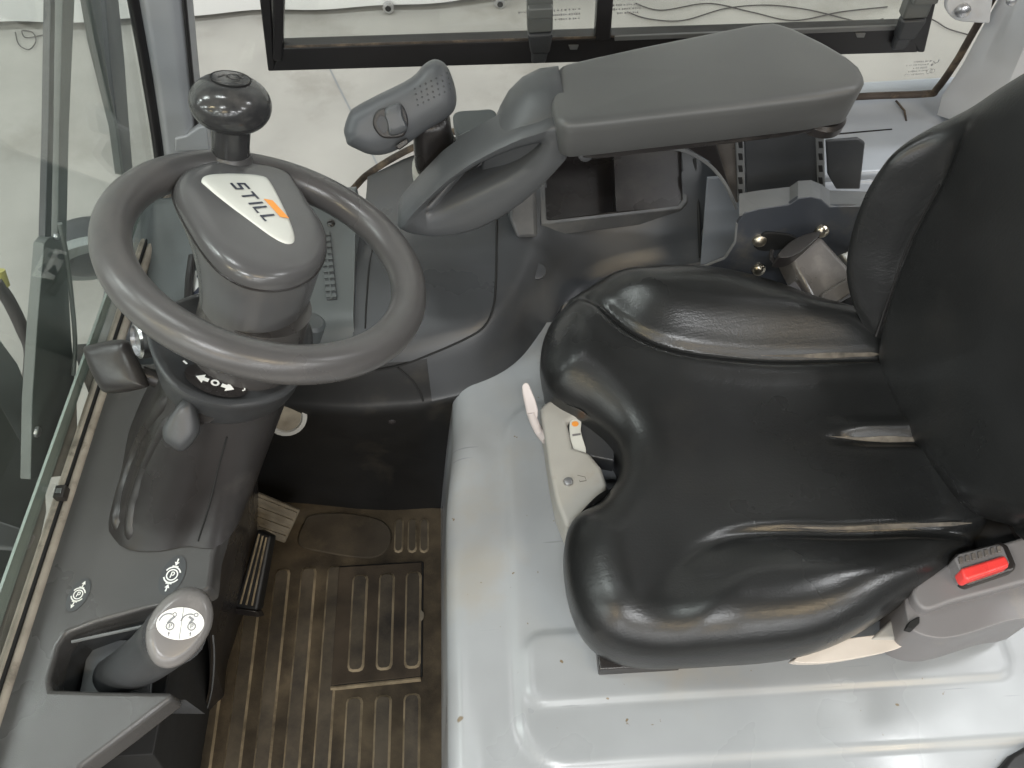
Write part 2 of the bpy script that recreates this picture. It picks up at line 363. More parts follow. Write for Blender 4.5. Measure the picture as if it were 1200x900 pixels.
for k, (pts, lab) in enumerate([([(735, 14), (760, 22), (800, 24), (850, 10), (900, 6), (950, 12), (1010, 26), (1035, 22)], 'dark thin cable looping on the floor behind the side window'),
                   ([(745, 4), (775, 12), (830, 4), (880, 14), (930, 24), (985, 14), (1040, 8)], 'dark thin cable crossing another one behind the side window'),
                   ([(1075, 16), (1095, 24), (1112, 34), (1140, 42)], 'short end of dark cable lying beyond the door glass'),
                   ([(18, 38), (22, 52), (34, 58), (42, 48), (38, 38), (26, 36), (30, 44), (46, 42), (60, 38)], 'curled wire lying on the concrete near the tarpaulin')]):
    P = [at(x, y, Z=-.642) for x, y in pts]
    tag(tube('cable', spline(P, 50), .0024, 'wire', n=6), lab, 'cable', 'cables on the hall floor')

# ================================================================== WINDSCREEN SIDE (front of the truck)
W0, W1 = V3(-.556, .06, .452), V3(-.508, .985, .452)           # foot of the screen
RAKE = unit([.25, 0, 1]); wdir = unit(W1 - W0); WN = unit(np.cross(wdir, RAKE))   # WN points out or in
if WN[0] > 0: WN = -WN
ws = thing('windscreen', 'greenish windscreen pane with weathered seal along its foot', 'windscreen', (W0 + W1) / 2)
slab('pane', [W0, W1, W1 + RAKE * .95, W0 + RAKE * .95], WN * .006, 'wglass', ws, bevel=0)
tube('seal', [W0 + V3(-.001, 0, -.002), W1 + V3(-.001, 0, -.002)], .0065, 'sill', ws, n=10)
tube('seal_lip', [W0 + V3(.010, 0, -.003), W1 + V3(.010, 0, -.003)], .0055, 'sill', ws, n=10)
tube('seal_groove', [W0 + V3(.0045, 0, .002), W1 + V3(.0045, 0, .002)], .0022, 'void', ws, n=8)
slab('glass_edge', [W0 + WN * .012 + RAKE * .012, W1 + WN * .012 + RAKE * .012, W1 + WN * .012 + RAKE * .030, W0 + WN * .012 + RAKE * .050], WN * .003, 'greenedge', ws, bevel=0)
c = at(72, 578, Z=.46); ck = box('clip', c, (.006, 0, 0), (0, .008, 0), (0, 0, .006), 'dark', ws, .001); box('pin', c + V3(0, 0, .006), (.003, 0, 0), (0, .003, 0), (0, 0, .0015), 'steel', ck, .0005)
def wsp(x, y, off): return atp(x, y, W0 + WN * off, WN)
# wiper
wp = thing('windscreen_wiper', 'grey windscreen wiper with wide bolted bracket outside the glass', 'wiper', wsp(60, 560, .05))
def strip(name, L, R, off, th, material, parent, bevel=.001):
    pts = [wsp(*p, off) for p in L] + [wsp(*p, off) for p in R[::-1]]
    return slab(name, pts, WN * th, material, parent, bevel)
br = strip('bracket', [(36, 562), (38, 470), (44, 380), (52, 285), (58, 278)], [(92, 556), (90, 470), (84, 400), (78, 300), (72, 278)], .05, .012, 'wiper', wp)
screw('bolt', wsp(43, 506, .049), -WN, .007, 'steel', br, .004); screw('bolt', wsp(66, 277, .049), -WN, .004, 'steel', br, .003)
strip('arm', [(68, 285), (70, 150), (74, -10)], [(78, 285), (81, 150), (88, -10)], .055, .01, 'wiper', wp)
strip('spring', [(53, 290), (57, 150), (60, -10)], [(60, 290), (63, 150), (65, -10)], .055, .008, 'catchdark', wp)
tube('washer_hose', spline([wsp(x, y, .04) for x, y in [(70, 262), (78, 300), (84, 350), (88, 400), (86, 440)]], 24), .0028, 'wiper', wp, n=8)
wb = thing('windscreen_wiper', 'tapering grey wiper blade hanging beside the front pillar', 'wiper', wsp(150, 205, .05))
strip('blade_carrier', [(102, -10), (112, 50), (124, 100), (136, 150), (143, 205)], [(117, -10), (122, 50), (128, 100), (139, 150), (146, 205)], .045, .01, 'wiper', wb)
strip('rubber_blade', [(123, -10), (129, 70), (137, 140), (146, 205)], [(138, -10), (146, 70), (151, 140), (156, 205)], .05, .012, 'catchdark', wb)
# mast parts outside
ma = thing('lift_mast', 'grey steel mast plates in front of the windscreen', 'mast', (-.8, .4, -.65))
def xp(pts, x): return [at(a, b, X=x) for a, b in pts]
slab('mast_profile', xp([(-30, 380), (0, 395), (22, 425), (40, 470), (52, 520), (56, 600), (30, 720), (-30, 860)], -.74), (-.06, 0, 0), 'mast', ma, .006)
slab('side_plate', xp([(-40, 455), (0, 470), (28, 520), (44, 560), (40, 620), (0, 760), (-40, 830)], -.70), (-.03, 0, 0), 'wiper', ma, .005)
slab('cross_member', xp([(-30, 600), (30, 620), (44, 628), (36, 644), (-30, 640)], -.66), (-.03, 0, 0), 'pillar', ma, .004)
hs = thing('hydraulic_hose', 'black hose with yellow end cap outside the windscreen', 'hose', at(5, 330, X=-.85))
tube('hose', spline([at(x, y, X=-.85) for x, y in [(-6, 330), (10, 352), (26, 385), (36, 415), (30, 470)]], 30), .011, 'wire', hs, n=12)
tube('cap', [at(-4, 318, X=-.85), at(3, 336, X=-.85)], [.013, .012], 'yellow', hs, n=12)
lp = thing('work_lamp', 'dark round lamp housing seen through the windscreen behind the wheel', 'lamp', at(105, 300, X=-.78))
lc = at(108, 300, X=-.80); ln = unit([.25, -.8, -.35])
lathe('housing', lc, ln, [(.02, -.07), (.058, -.055), (.075, -.02), (.078, .0)], 'catchdark', lp, seg=36, ang=60)
lathe('bezel', lc, ln, [(.0785, -.004), (.081, .0), (.081, .014), (.072, .018)], 'mast', lp, seg=36)
lathe('lens', lc, ln, [(.0715, .010), (.05, .02), (.02, .024)], 'catchdark', lp, seg=36)

# far front pillar
ap = thing('front_pillar', 'smooth grey cab pillar behind the steering knob with black seal', 'pillar', (-.45, 1.0, .45))
Lp = [(160, 0), (176, 90), (190, 188), (188, 245)]; Rp = [(213, 0), (222, 90), (230, 165), (262, 205)]
def pil(pts, y, ext):
    q = [at(a, b, Y=y) for a, b in pts]; d = q[0] - q[1]; return [q[0] + d * ext] + q
a_, b_ = pil(Lp, 1.0, 2.2), pil(Rp, 1.0, 2.4)
loops = []
for p, q in zip(a_, b_):
    d = q - p; loops.append([p, p + d * .25 + V3(0, -.012, 0), p + d * .8 + V3(0, -.010, 0), q, q + V3(0, .07, 0), p + V3(0, .07, 0)])
loft('post', loops, 'pillar', ap, bevel=.004)
tube('seal', spline([p + V3(-.003, -.003, 0) for p in a_], 24), .0075, 'frame', ap, n=10)
tube('rear_seal', spline([q + V3(.003, .0, 0) for q in b_[:-1]], 20), .003, 'frame', ap, n=8)
slab('bracket_tab', [at(x, y, Y=.985) for x, y in [(205, 178), (205, 163), (218, 160), (232, 150), (242, 148), (246, 176)]], (0, .012, 0), 'pillar', ap, .002)

# ================================================================== RIGHT SIDE GLASS AND SLIDING WINDOW
YG = 1.06
dg = thing('door_glass', 'large clear side pane with etched maker mark near the rear post', 'window', (.1, YG, .45))
GO = [at(x, y, Y=YG) for x, y in [(1146, 28), (1122, 70), (1098, 104), (1085, 110), (1010, 113), (860, 122), (700, 135), (560, 149), (515, 160), (470, 180), (430, 205), (400, 232), (330, 262), (262, 300)]]
top_r, top_l = GO[0] + (GO[0] - GO[1]) * 7, V3(-.36, YG, 1.25)
pn = slab('pane', GO + [V3(-.45, YG, .45), V3(-.40, YG, .80), top_l, top_r], (0, .005, 0), 'glass', dg, bevel=0)
tube('gasket', spline([top_r] + GO, 90), .0055, 'gasket', dg, n=10)
def tiny_print(name, px, py, rows, parent, w=.004, Y=YG, k=1.0):
    d = Decal(at(px, py, Y=Y) + V3(0, -.0006, 0), (1, 0, 0), (0, 0, 1))
    for r, ln_ in enumerate(rows):
        x = -ln_ * .0042 * k
        while x < 0:
            wd = random.uniform(.0018, .0034) * k
            d.stroke([(x, -r * .0075 * k), (x + wd, -r * .0075 * k)], random.uniform(.0022, .0036) * k); x += wd + random.choice([.0010, .0012, .003]) * k
    return d.build(name, 'etch', parent)
tiny_print('etched_mark', 1090, 71, [8, 11, 7, 9, 10], dg, k=.72)
d = Decal(at(1097, 71, Y=YG) + V3(0, -.0006, 0), (1, 0, 0), (0, 0, 1)); d.ring(0, 0, .0035, .0016, 180, 400); d.ring(-.004, -.017, .004, .0008); d.ring(.0005, -.017, .0035, .0008); d.disc(-.004, -.006, .002); d.build('etched_logo', 'etch', dg)

sw = thing('sliding_window', 'black framed sliding window with grey catches above the armrest', 'window', (.15, YG - .02, .6))
YF = YG - .016
def fpt(x, y): return at(x, y, Y=YF)
oL, oR = fpt(318, 84), fpt(1076, 62)
iL, iR = fpt(330, 56), fpt(1062, 33)
HZ = 1.15
def bar(name, p, par=sw, material='frame', th=.024, bevel=.0025): return slab(name, p, (0, th, 0), material, par, bevel)
bar('bottom_rail', [oL, oR, iR + V3(.012, 0, 0), iL])
def upx(p, q, k): a, b = fpt(*p), fpt(*q); return b + (b - a) * k
bar('left_stile', [fpt(314, 84), fpt(322, 84), fpt(317, 0), upx((322, 84), (317, 0), 4), upx((314, 84), (304, 0), 4), fpt(304, 0)], th=.03)
bar('left_inner_bead', [fpt(320, 70) + V3(0, -.004, 0), fpt(331, 70) + V3(0, -.004, 0), fpt(333, 0) + V3(0, -.004, 0), upx((331, 70), (333, 0), 5) + V3(0, -.004, 0), upx((320, 70), (320, 0), 5) + V3(0, -.004, 0), fpt(320, 0) + V3(0, -.004, 0)])
bar('right_stile', [fpt(1076, 62), fpt(1082, 62) + V3(.002, 0, 0), fpt(1098, 0), fpt(1098, 0) + (fpt(1098, 0) - fpt(1078, 64)) * 4, fpt(1070, 0) + (fpt(1098, 0) - fpt(1078, 64)) * 4, fpt(1062, 33)], th=.026)
bar('centre_stile', [fpt(697, 46) + V3(0, -.006, 0), fpt(715, 45) + V3(0, -.006, 0), fpt(715, 45) + V3(.0, -.006, .5), fpt(697, 46) + V3(0, -.006, .5)], th=.022)
tube('glazing_seal', [iL + V3(.005, -.001, .002), iR + V3(0, -.001, .002)], .0018, 'gasket', sw, n=8)
bar('front_pane', [iL, fpt(706, 45), fpt(706, 45) + V3(0, 0, .5), iL + V3(0, 0, .5)], material='glass', th=.004, bevel=0).location = (0, .010, 0)
bar('rear_pane', [fpt(706, 45), iR, iR + V3(.06, 0, .5), fpt(706, 45) + V3(0, 0, .5)], material='glass', th=.004, bevel=0).location = (0, .016, 0)
bar('lower_track', [fpt(720, 41) + V3(0, -.004, 0), fpt(1060, 28) + V3(0, -.004, 0), fpt(1060, 33) + V3(0, -.004, 0), fpt(720, 46) + V3(0, -.004, 0)], material='bracketedge', th=.004, bevel=.0005)
for x in (672, 1008):
    y = 52 - (x - 672) * .042
    bar('drain_slot', [fpt(x - 6, y), fpt(x + 6, y), fpt(x + 4, y + 5), fpt(x - 4, y + 5)], material='bracketedge', th=.004, bevel=.0005).location = (0, -.0025, 0)
def catch(px, py, lab):
    o = fpt(px, py) + V3(0, -.02, 0)
    e = slab('catch', [o + V3(-.017, 0, .012), o + V3(.017, 0, .012), o + V3(.017, 0, .20), o + V3(-.017, 0, .20)], (0, .02, 0), 'catch', sw, .003)
    slab('catch_foot', [o + V3(-.013, .002, -.022), o + V3(.013, .002, -.022), o + V3(.017, -.004, .012), o + V3(-.017, -.004, .012)], (0, .018, 0), 'catchdark', e, .004)
    slab('catch_nose', [o + V3(-.012, .006, -.04), o + V3(.008, .006, -.04), o + V3(.012, .006, -.018), o + V3(-.012, .006, -.018)], (0, .012, 0), 'catchdark', e, .004)
    slab('catch_grip', [o + V3(-.016, -.012, .040), o + V3(.016, -.012, .040), o + V3(.016, -.012, .055), o + V3(-.016, -.012, .055)], (0, .012, 0), 'catch', e, .002)
catch(632, 38, ''); catch(1063, 22, '')
tiny_print('etched_mark', 680, 10, [22, 16, 9], sw, Y=YF + .010 - .002, k=.9); tiny_print('etched_mark', 750, 4, [11, 15, 9], sw, Y=YF + .016 - .002, k=.8)

# rear post with bolted hinge lug
rp = thing('rear_pillar', 'pale grey rear cab post with round bolted lug', 'pillar', (.75, 1.05, .45))
P0 = [at(x, y, Y=1.03) for x, y in [(1172, -5), (1152, 30), (1128, 75), (1104, 112), (1098, 135)]]
P1 = [at(x, y, Y=.98) for x, y in [(1225, -5), (1222, 40), (1210, 75), (1200, 112), (1190, 150)]]
e0 = (P0[0] - P0[1]); P0 = [P0[0] + V3(.10, 0, .45)] + P0; P1 = [P1[0] + V3(.10, 0, .45)] + P1
lp_ = []
for p, q in zip(P0, P1): lp_.append([p, p * .7 + q * .3 + V3(0, -.018, .004), p * .35 + q * .65 + V3(0, -.02, .006), q, q + V3(.05, .12, 0), p + V3(.09, .07, 0)])
loft('post', lp_, 'wpillar', rp, bevel=.006)
lg = slab('hinge_lug', spline([at(x, y, Y=1.0) for x, y in [(1160, 28), (1140, 27), (1120, 24), (1109, 12), (1112, -2), (1125, -10), (1165, -10)]], 28), (0, .01, 0), 'wpillar', rp, .003)
screw('bolt', at(1128, 12, Y=.998), (0, -1, .2), .0095, 'steel', lg, .008)
screw('bolt', at(1185, 1, Y=.955), (0, -1, .2), .006, 'steel', rp, .005)
# rear ledge of the cab shell below the glass
lgd = thing('cab_ledge', 'blue-grey sheet metal ledge below the side glass', 'panel', (.45, 1.0, .42))
slab('ledge_top', [(.33, .93, .452), (.80, .93, .452), (.80, 1.12, .468), (.33, 1.12, .468)], (0, 0, -.03), 'ledge', lgd, .006)
slab('ledge_face', [(.33, .928, .440), (.80, .928, .440), (.80, .86, .30), (.33, .86, .30)], (0, .03, 0), 'ledge', lgd, .006)
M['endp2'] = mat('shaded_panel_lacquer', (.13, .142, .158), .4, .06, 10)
slab('inner_panel', [(.30, .924, .466), (.455, .924, .466), (.455, .852, .30), (.30, .852, .30)], (0, .004, 0), 'endp2', lgd, .001)  # dark sheet added over the ledge face, shade put into its colour
tube('seam', [at(1050, 118, Z=.468), at(1060, 130, Z=.464), at(1062, 142, Z=.460)], .0016, 'gasket', lgd, n=8)
tube('seam', [at(975, 158, Z=.458), at(1045, 152, Z=.458)], .0018, 'void', lgd, n=8)

rf = struct(slab('unseen_roof', [(-.22, -.03, 1.66), (.85, -.03, 1.66), (.85, 1.10, 1.66), (-.22, 1.10, 1.66)], (0, 0, -.04), 'charcoal', None, .015))  # unseen cab roof with bars, added to block the light from above
for x in (-.29, -.40): slab('unseen_roof_bar', [(x - .015, -.03, 1.655), (x + .015, -.03, 1.655), (x + .015, 1.10, 1.655), (x - .015, 1.10, 1.655)], (0, 0, -.05), 'charcoal', rf, .008)

# ================================================================== CAB FLOOR, MAT
fl = struct(abox('floor', -.62, -.08, -.05, .70, -.02, -.004, 'void', None, 0))
fm = thing('floor_mat', 'dusty brown ribbed rubber floor mat in the footwell', 'floor mat', (-.3, .35, 0))
slab('mat_base', [at(x, y, Z=.0) for x, y in [(519, 596), (527, 760), (530, 905)]] + [V3(-.10, .05, 0), V3(-.56, .05, 0), V3(-.53, .42, 0), V3(-.47, .69, 0)], (0, 0, -.003), 'mat', fm, 0)
def rib(x0, x1, y0, y1, name='rib', par=None, h=.0032, z=0, sk=0.):
    r = min(.008, (x1 - x0) * .45); pts = []
    for cx, cy, a0 in ((x1 - r, y1 - r, 0), (x0 + r, y1 - r, 90), (x0 + r, y0 + r, 180), (x1 - r, y0 + r, 270)):
        for a in (0, 45, 90):
            t = math.radians(a0 + a); pts.append(V3(cx + r * math.cos(t), cy + r * math.sin(t), 0))
    for p in pts: p[0] += sk * (p[1] - y0)
    cen = sum(pts) / len(pts)
    q_ = min(.0032, (x1 - x0) * .17); kx, ky = q_ / (x1 - x0) * 2, q_ / (y1 - y0) * 2; topp = [p + V3((cen[0] - p[0]) * kx, (cen[1] - p[1]) * ky, z + h) for p in pts]; bot = [p + V3(0, 0, z) for p in pts]
    return loft(name, [topp, bot], 'rib', par or fm, smooth=False, mats=['ribside'], midx=lambda p: 1 if abs(p.normal[2]) < .97 else 0)
hx0, hx1 = at(393, 735, Z=0)[0], at(494, 735, Z=0)[0]; hy0, hy1 = at(440, 801, Z=0)[1], at(440, 663, Z=0)[1]
hatch = slab('hatch', [V3(hx0, hy0, .0045), V3(hx1, hy0 + .006, .0045), V3(hx1, hy1, .0045), V3(hx0, hy1, .0045)], (0, 0, -.006), 'hatchmat', fm, .0015)
for a, b in (((hx0, hy0), (hx1, hy0 + .006)), ((hx1, hy0 + .006), (hx1, hy1)), ((hx1, hy1), (hx0, hy1)), ((hx0, hy1), (hx0, hy0))):
    p, q = V3(*a, .0006), V3(*b, .0006); tube('hatch_gap', [p, q], .0026, 'void', hatch, n=6)
tube('hatch_lip', [V3(hx0, hy0 - .004, .002), V3(hx1, hy0 + .002, .002)], .0035, 'ribside', hatch, n=8)
lathe('finger_hole', at(489, 722, Z=.0035), (0, 0, 1), [(.011, 0), (.011, .002), (.007, .003)], 'tan', hatch, seg=20)
pitch = .0437; xs0 = at(482, 880, Z=0)[0]
for k in range(-0, 9):
    xc = xs0 - pitch * k; x0, x1 = xc - .0130, xc + .0130
    inside = hx0 - .004 < xc < hx1 + .004
    if inside:
        rib(x0, x1, .06, hy0 - .018)
        if xc - .012 > hx0 and xc + .012 < hx1: rib(x0, x1, hy0 + .018, hy1 - .016, 'hatch_rib', hatch, .003, .0045)
    else:
        rib(x0, x1, .06, hy0 - .012 if xc > hx1 - .001 else hy1 + .004)
hp = spline([at(x, y, Z=.004) for x, y in [(350, 638), (356, 612), (366, 603), (400, 601), (440, 607), (457, 620), (456, 640), (442, 652), (420, 653), (385, 648)]], 40, True)
slab('heel_plate', hp, (0, 0, -.005), 'heel', fm, .002)
for a in (467, 483, 497):
    p, q = at(a, 648, Z=0), at(a, 608, Z=0); rib(p[0] - .008, p[0] + .008, p[1], q[1], 'short_rib')

# pedals
bp = thing('brake_pedal', 'black pedal with long grooved pad left of the mat ribs', 'pedal', at(290, 680, Z=.1))
q = [at(x, y, Z=z) for x, y, z in [(301, 620, .13), (317, 628, .13), (301, 716, .07), (274, 712, .07)]]
nq = unit(np.cross(q[1] - q[0], q[3] - q[0])); nq = nq if nq[2] > 0 else -nq
slab('pedal_pad', q, -nq * .02, 'black', bp, .004)
for t in (.25, .5, .75):
    a, b = q[0] * (1 - t) + q[1] * t, q[3] * (1 - t) + q[2] * t
    tube('pad_ridge', [a * .96 + b * .04 + nq * .0005, a * .06 + b * .94 + nq * .0005], .0016, 'ribside', bp, n=6)
slab('pedal_foot', [q[3] + nq * .002, q[2] + nq * .002, q[2] + (q[2] - q[1]) * .10 + nq * -.01, q[3] + (q[3] - q[0]) * .10 + nq * -.01], -nq * .02, 'dark', bp, .003)
fp = thing('accelerator_pedal', 'dusty tan ribbed pedal plate below the steering column', 'pedal', at(325, 605, Z=.05))
q = [at(x, y, Z=z) for x, y, z in [(296, 575, .10), (352, 598, .06), (334, 637, .03), (290, 622, .06)]]
nq = unit(np.cross(q[1] - q[0], q[3] - q[0])); nq = nq if nq[2] > 0 else -nq
slab('pedal_plate', q, -nq * .012, 'tan', fp, .003)
for t in (.15, .38, .62, .85):
    a, b = q[0] * (1 - t) + q[3] * t, q[1] * (1 - t) + q[2] * t
    box('plate_ridge', (a + b) / 2 + nq * .001, (b - a) * .47, (q[3] - q[0]) * .06, nq * .002, 'tan', fp, .001)

# ================================================================== PALE GREY SEAT HOOD
HZ0 = .334
hd = thing('seat_hood', 'pale grey lacquered hood under the seat with scuffs', 'hood', (.3, .4, 0))
HX0, HX1, HY0 = at(596, 640, Z=HZ0)[0], .70, at(800, 893, Z=HZ0)[1]
PX0, PX1, PY0, PY1 = at(617, 800, Z=.346)[0], at(1187, 770, Z=.346)[0], at(900, 809, Z=.346)[1], at(655, 748, Z=.346)[1] + .01
def hood_h(x, y):
    z = np.full_like(x, HZ0)
    def rr(x0, x1, y0, y1, r):                         # signed distance to a rounded rectangle
        cx, cy, hw, hh = (x0 + x1) / 2, (y0 + y1) / 2, (x1 - x0) / 2 - r, (y1 - y0) / 2 - r
        qx, qy = np.abs(x - cx) - hw, np.abs(y - cy) - hh
        return np.hypot(np.maximum(qx, 0), np.maximum(qy, 0)) + np.minimum(np.maximum(qx, qy), 0) - r
    sk = .045 * (y - .3)                               # pressing is slightly skewed
    d = rr(HX0, HX1, HY0, .64, .055); z += .0042 * sstep(.004, -.007, d)
    d = rr(PX0, PX1, PY0, PY1, .022); z += .0038 * sstep(.003, -.005, d)
    z += .004 * np.exp(-((x + .058) / .012) ** 2) * sstep(.25, .14, y)
    z += .0006 * np.sin(x * 31 + y * 17) + .0005 * np.sin(y * 43 - x * 11)
    return z
nu, nv = 210, 190
ys = np.linspace(-.02, .78, nv); V = []
drop = [(.0, .0), (.006, .10), (.014, .20), (.022, .28)]
for i in range(nu + 26):
    for y in ys:
        lean = .012 * sstep(.46, .62, y)
        xt = -.088 + lean - .012 * (y - .18) * .0
        r = .02 + .012 * sstep(.5, .64, y)
        if i < 12:
            f_ = i / 12.; z = f_ * (HZ0 - r); xx = -.135 + (xt - r * .2 + .0 - (-.135)) * f_ * .9
            V.append((xx, y, z))
        elif i < 26:
            a = (i - 12) / 14. * math.pi / 2; x_b = -.135 + (xt - r * .2 + .135) * .9
            cx = x_b + r * 1.15
            x = cx - r * 1.15 * math.cos(a); zt = hood_h(np.array([cx]), np.array([y]))[0]
            z0 = HZ0 - r; V.append((x, y, z0 + (zt - z0) * math.sin(a)))
        else:
            x_b = -.135 + (xt - r * .2 + .135) * .9; cx = x_b + r * 1.15
            x = cx + (1.0 - cx) * ((i - 25) / nu); V.append((x, y, hood_h(np.array([x]), np.array([y]))[0]))
obj('hood_shell', V, grid_faces(nu + 26, nv), 'hood', hd, ang=80)
slab('edge_trim', [at(x, y, Z=.345) for x, y in [(1168, 906), (1186, 884), (1215, 868), (1215, 920), (1168, 920)]], (0, 0, -.03), 'black', hd, .004)

# ================================================================== RIGHT SIDE CONSOLE
Y0P = [at(x, y, Z=.335)[:2] for x, y in [(497, 468), (560, 452), (605, 430), (635, 398), (660, 360), (700, 330), (770, 312), (870, 300)]]
Y0P = [V3(-.24, .655), V3(-.17, .655)] + Y0P + [V3(.5, .82)]
Y0A = spline(Y0P, 120)
def y0(x): return np.interp(x, Y0A[:, 0], Y0A[:, 1])
def con_z(x, y):
    d = np.maximum(y - y0(x), 0)
    k = sstep(-.05, .10, x)
    w = .024 + .045 * k
    f_ = lambda d: .325 + .085 * (1 - np.exp(-(d / w) ** 1.6)) + .20 * np.maximum(d - .03, 0) * (1 - .55 * sstep(.12, .3, d))
    gz = np.interp(x, [-.212, -.15, -.083, .0, .2], [.392, .424, .450, .460, .468])
    return f_(d) + (gz - f_(1.05 - y0(x))) * sstep(.82, 1.05, y) * sstep(.12, -.02, x)
def on_con(px, py, h=0.):
    z = .42
    for _ in range(30):
        p = at(px, py, Z=z); z = .5 * z + .5 * (con_z(p[0], p[1]) + h)
    return at(px, py, Z=z)
cs = thing('side_console', 'dark grey moulded console along the right cab side', 'console', (.05, .85, .3))
V = []; nu, nv = 150, 80
for x in np.linspace(-.212, .37, nu):
    for t in np.linspace(0, 1, nv) ** 1.5:
        y = y0(x) + (1.052 - y0(x)) * t; V.append((x, y, con_z(x, y) if t > 0 else .30))
trayp = np.array([on_con(x, y)[:2] for x, y in [(634, 160), (636, 259), (641, 261), (796, 243), (803, 236), (801, 152)]])
trayp = trayp.mean(0) + (trayp - trayp.mean(0)) * .955
def in_tray(x, y):
    c_ = False; j_ = len(trayp) - 1
    for i_ in range(len(trayp)):
        a, b = trayp[i_], trayp[j_]
        if (a[1] > y) != (b[1] > y) and x < (b[0] - a[0]) * (y - a[1]) / (b[1] - a[1]) + a[0]: c_ = not c_
        j_ = i_
    return c_
def keep(f):
    c_ = np.mean([V[i] for i in f], 0); return not in_tray(c_[0], c_[1]) and not (c_[0] < -.116 and c_[1] - y0(c_[0]) < .030)
obj('console_body', V, [f for f in grid_faces(nu, nv) if keep(f)], 'side', cs, ang=80)
sm = [on_con(x, y, .0005) for x, y in [(583, 225), (582, 270), (581, 330), (578, 360), (568, 382), (548, 396), (510, 413), (470, 428), (440, 434)]]
tube('cover_seam', spline(sm, 60), .0016, 'void', cs, n=8)
tube('cover_seam', spline([on_con(x, y, .0004) for x, y in [(466, 431), (482, 445), (491, 458), (496, 470)]], 24), .0014, 'void', cs, n=8)
tube('cover_seam', spline([on_con(x, y, .0004) for x, y in [(437, 290), (432, 320), (429, 360), (428, 385)]], 24), .0012, 'void', cs, n=8)
c = on_con(630, 318); lathe('blind_plug', c, (0, -.35, 1), [(.012, -.003), (.012, .0012), (.010, .0018)], 'side', cs, seg=24)
# rear end panel
M['endp'] = mat('blue_grey_panel', (.17, .185, .205), .36, .06, 10)
rpn = [on_con(x, y, .004) for x, y in [(822, 178), (880, 174), (884, 285), (860, 290), (822, 296)]]
slab('end_panel', rpn, (0, 0, -.02), 'endp', cs, .003)
tube('end_gap', [on_con(814, 186, .001), on_con(819, 250, .001), on_con(821, 302, .001)], .0028, 'void', cs, n=8)
# storage tray
tr = thing('storage_tray', 'open two-part storage tray with raised rim under the armrest', 'tray', on_con(715, 220))
TZ = .478
tO = [on_con(x, y, .004) for x, y in [(632, 200), (634, 262), (640, 263), (798, 245), (806, 236), (803, 150), (632, 160)]]
tI = [on_con(x, y, .004) for x, y in [(638, 200), (640, 256), (643, 258), (794, 241), (800, 234), (798, 152), (638, 162)]]
n_ = len(tO); v = tO + tI + [p - V3(0, 0, .006) for p in tI] + [p - V3(0, 0, .024) for p in tO]
f = [(i, (i + 1) % n_, n_ + (i + 1) % n_, n_ + i) for i in range(n_)] + [(n_ + i, n_ + (i + 1) % n_, 2 * n_ + (i + 1) % n_, 2 * n_ + i) for i in range(n_)] + [(i, (i + 1) % n_, 3 * n_ + (i + 1) % n_, 3 * n_ + i) for i in range(n_)]
obj('rim', v, f, 'charcoal', tr, bevel=.0015)
pI = [p - V3(0, 0, .004) for p in tI]
dv0, dv1 = on_con(722, 248, .0), on_con(718, 160, .0)
slab('shallow_compartment', [dv0, pI[3], pI[4], pI[5], dv1], (0, 0, -.004), 'dark', tr, .001)
fl_ = [p - V3(0, 0, .045) for p in [pI[6], pI[0], pI[1], dv0, dv1]]
slab('deep_floor', fl_, (0, 0, -.003), 'dark', tr, 0)
ring = [pI[6], pI[0], pI[1], dv0, dv1]
v = ring + fl_; f = [(i, (i + 1) % 5, 5 + (i + 1) % 5, 5 + i) for i in range(5)]
obj('deep_wall', v, f, 'dark', tr, smooth=False)
hit_floor = atp(680, 218, fl_[1], np.cross(fl_[1] - fl_[0], fl_[3] - fl_[0])) + V3(0, 0, .0005)
screw('screw', hit_floor, (0, 0, 1), .004, 'charcoal', tr, .002)
ss = thing('console_strut', 'flat grey strut standing beside the storage tray', 'strut', on_con(610, 270))
slab('strut', [on_con(x, y, h) for x, y, h in [(600, 225, .05), (628, 205, .06), (630, 279, .012), (606, 280, .012), (596, 255, .03)]], (0, .03, -.02), 'charcoal', ss, .006)

# dashboard in the front right corner
db = thing('dashboard', 'grey-green dashboard corner behind the steering wheel', 'dashboard', (-.37, .85, .3))
V = []; nu, nv = 50, 50
def dash_z(x, y):
    d = np.maximum(y - .685, 0); return .33 + .10 * (1 - np.exp(-(d / .022) ** 1.5)) + .05 * sstep(.03, .35, d)
for x in list(np.linspace(-.56, -.2105, nu - 1)) + [-.2100]:
    for t in np.linspace(0, 1, nv) ** 1.5:
        y = .685 + (.282 + .0 * x) * t; V.append((x, y, dash_z(x, y) - .10 * sstep(.93, 1, t) - (.09 if x == -.21 else 0)))
obj('dash_shell', V, grid_faces(nu, nv), 'dash', db, ang=80)
def on_dash(px, py, h=0.):
    z = .44
    for _ in range(30):
        p = at(px, py, Z=z); z = .5 * z + .5 * (dash_z(p[0], p[1]) + h)
    return at(px, py, Z=z)
screw('screw', on_dash(388, 262), (.1, -.2, 1), .006, 'dark', db, .003)
vt0, vt1 = on_dash(381, 272), on_dash(389, 352); dv = vt1 - vt0
vent = slab('vent', [vt0 + V3(-.007, 0, .002), vt0 + V3(.007, 0, .002), vt1 + V3(.007, 0, .002), vt1 + V3(-.007, 0, .002)], (0, 0, -.012), 'charcoal', db, .001)
for k in range(11):
    c = vt0 + dv * (k + .5) / 11; box('slat', c + V3(0, 0, .0030), (.0072, 0, 0), dv * .026, (0, 0, .0012), 'dash', vent, .0004)
box('slat', (vt0 + vt1) / 2 + V3(0, 0, .0032), (.0010, 0, 0), dv * .5, (0, 0, .0012), 'dash', vent, .0003)
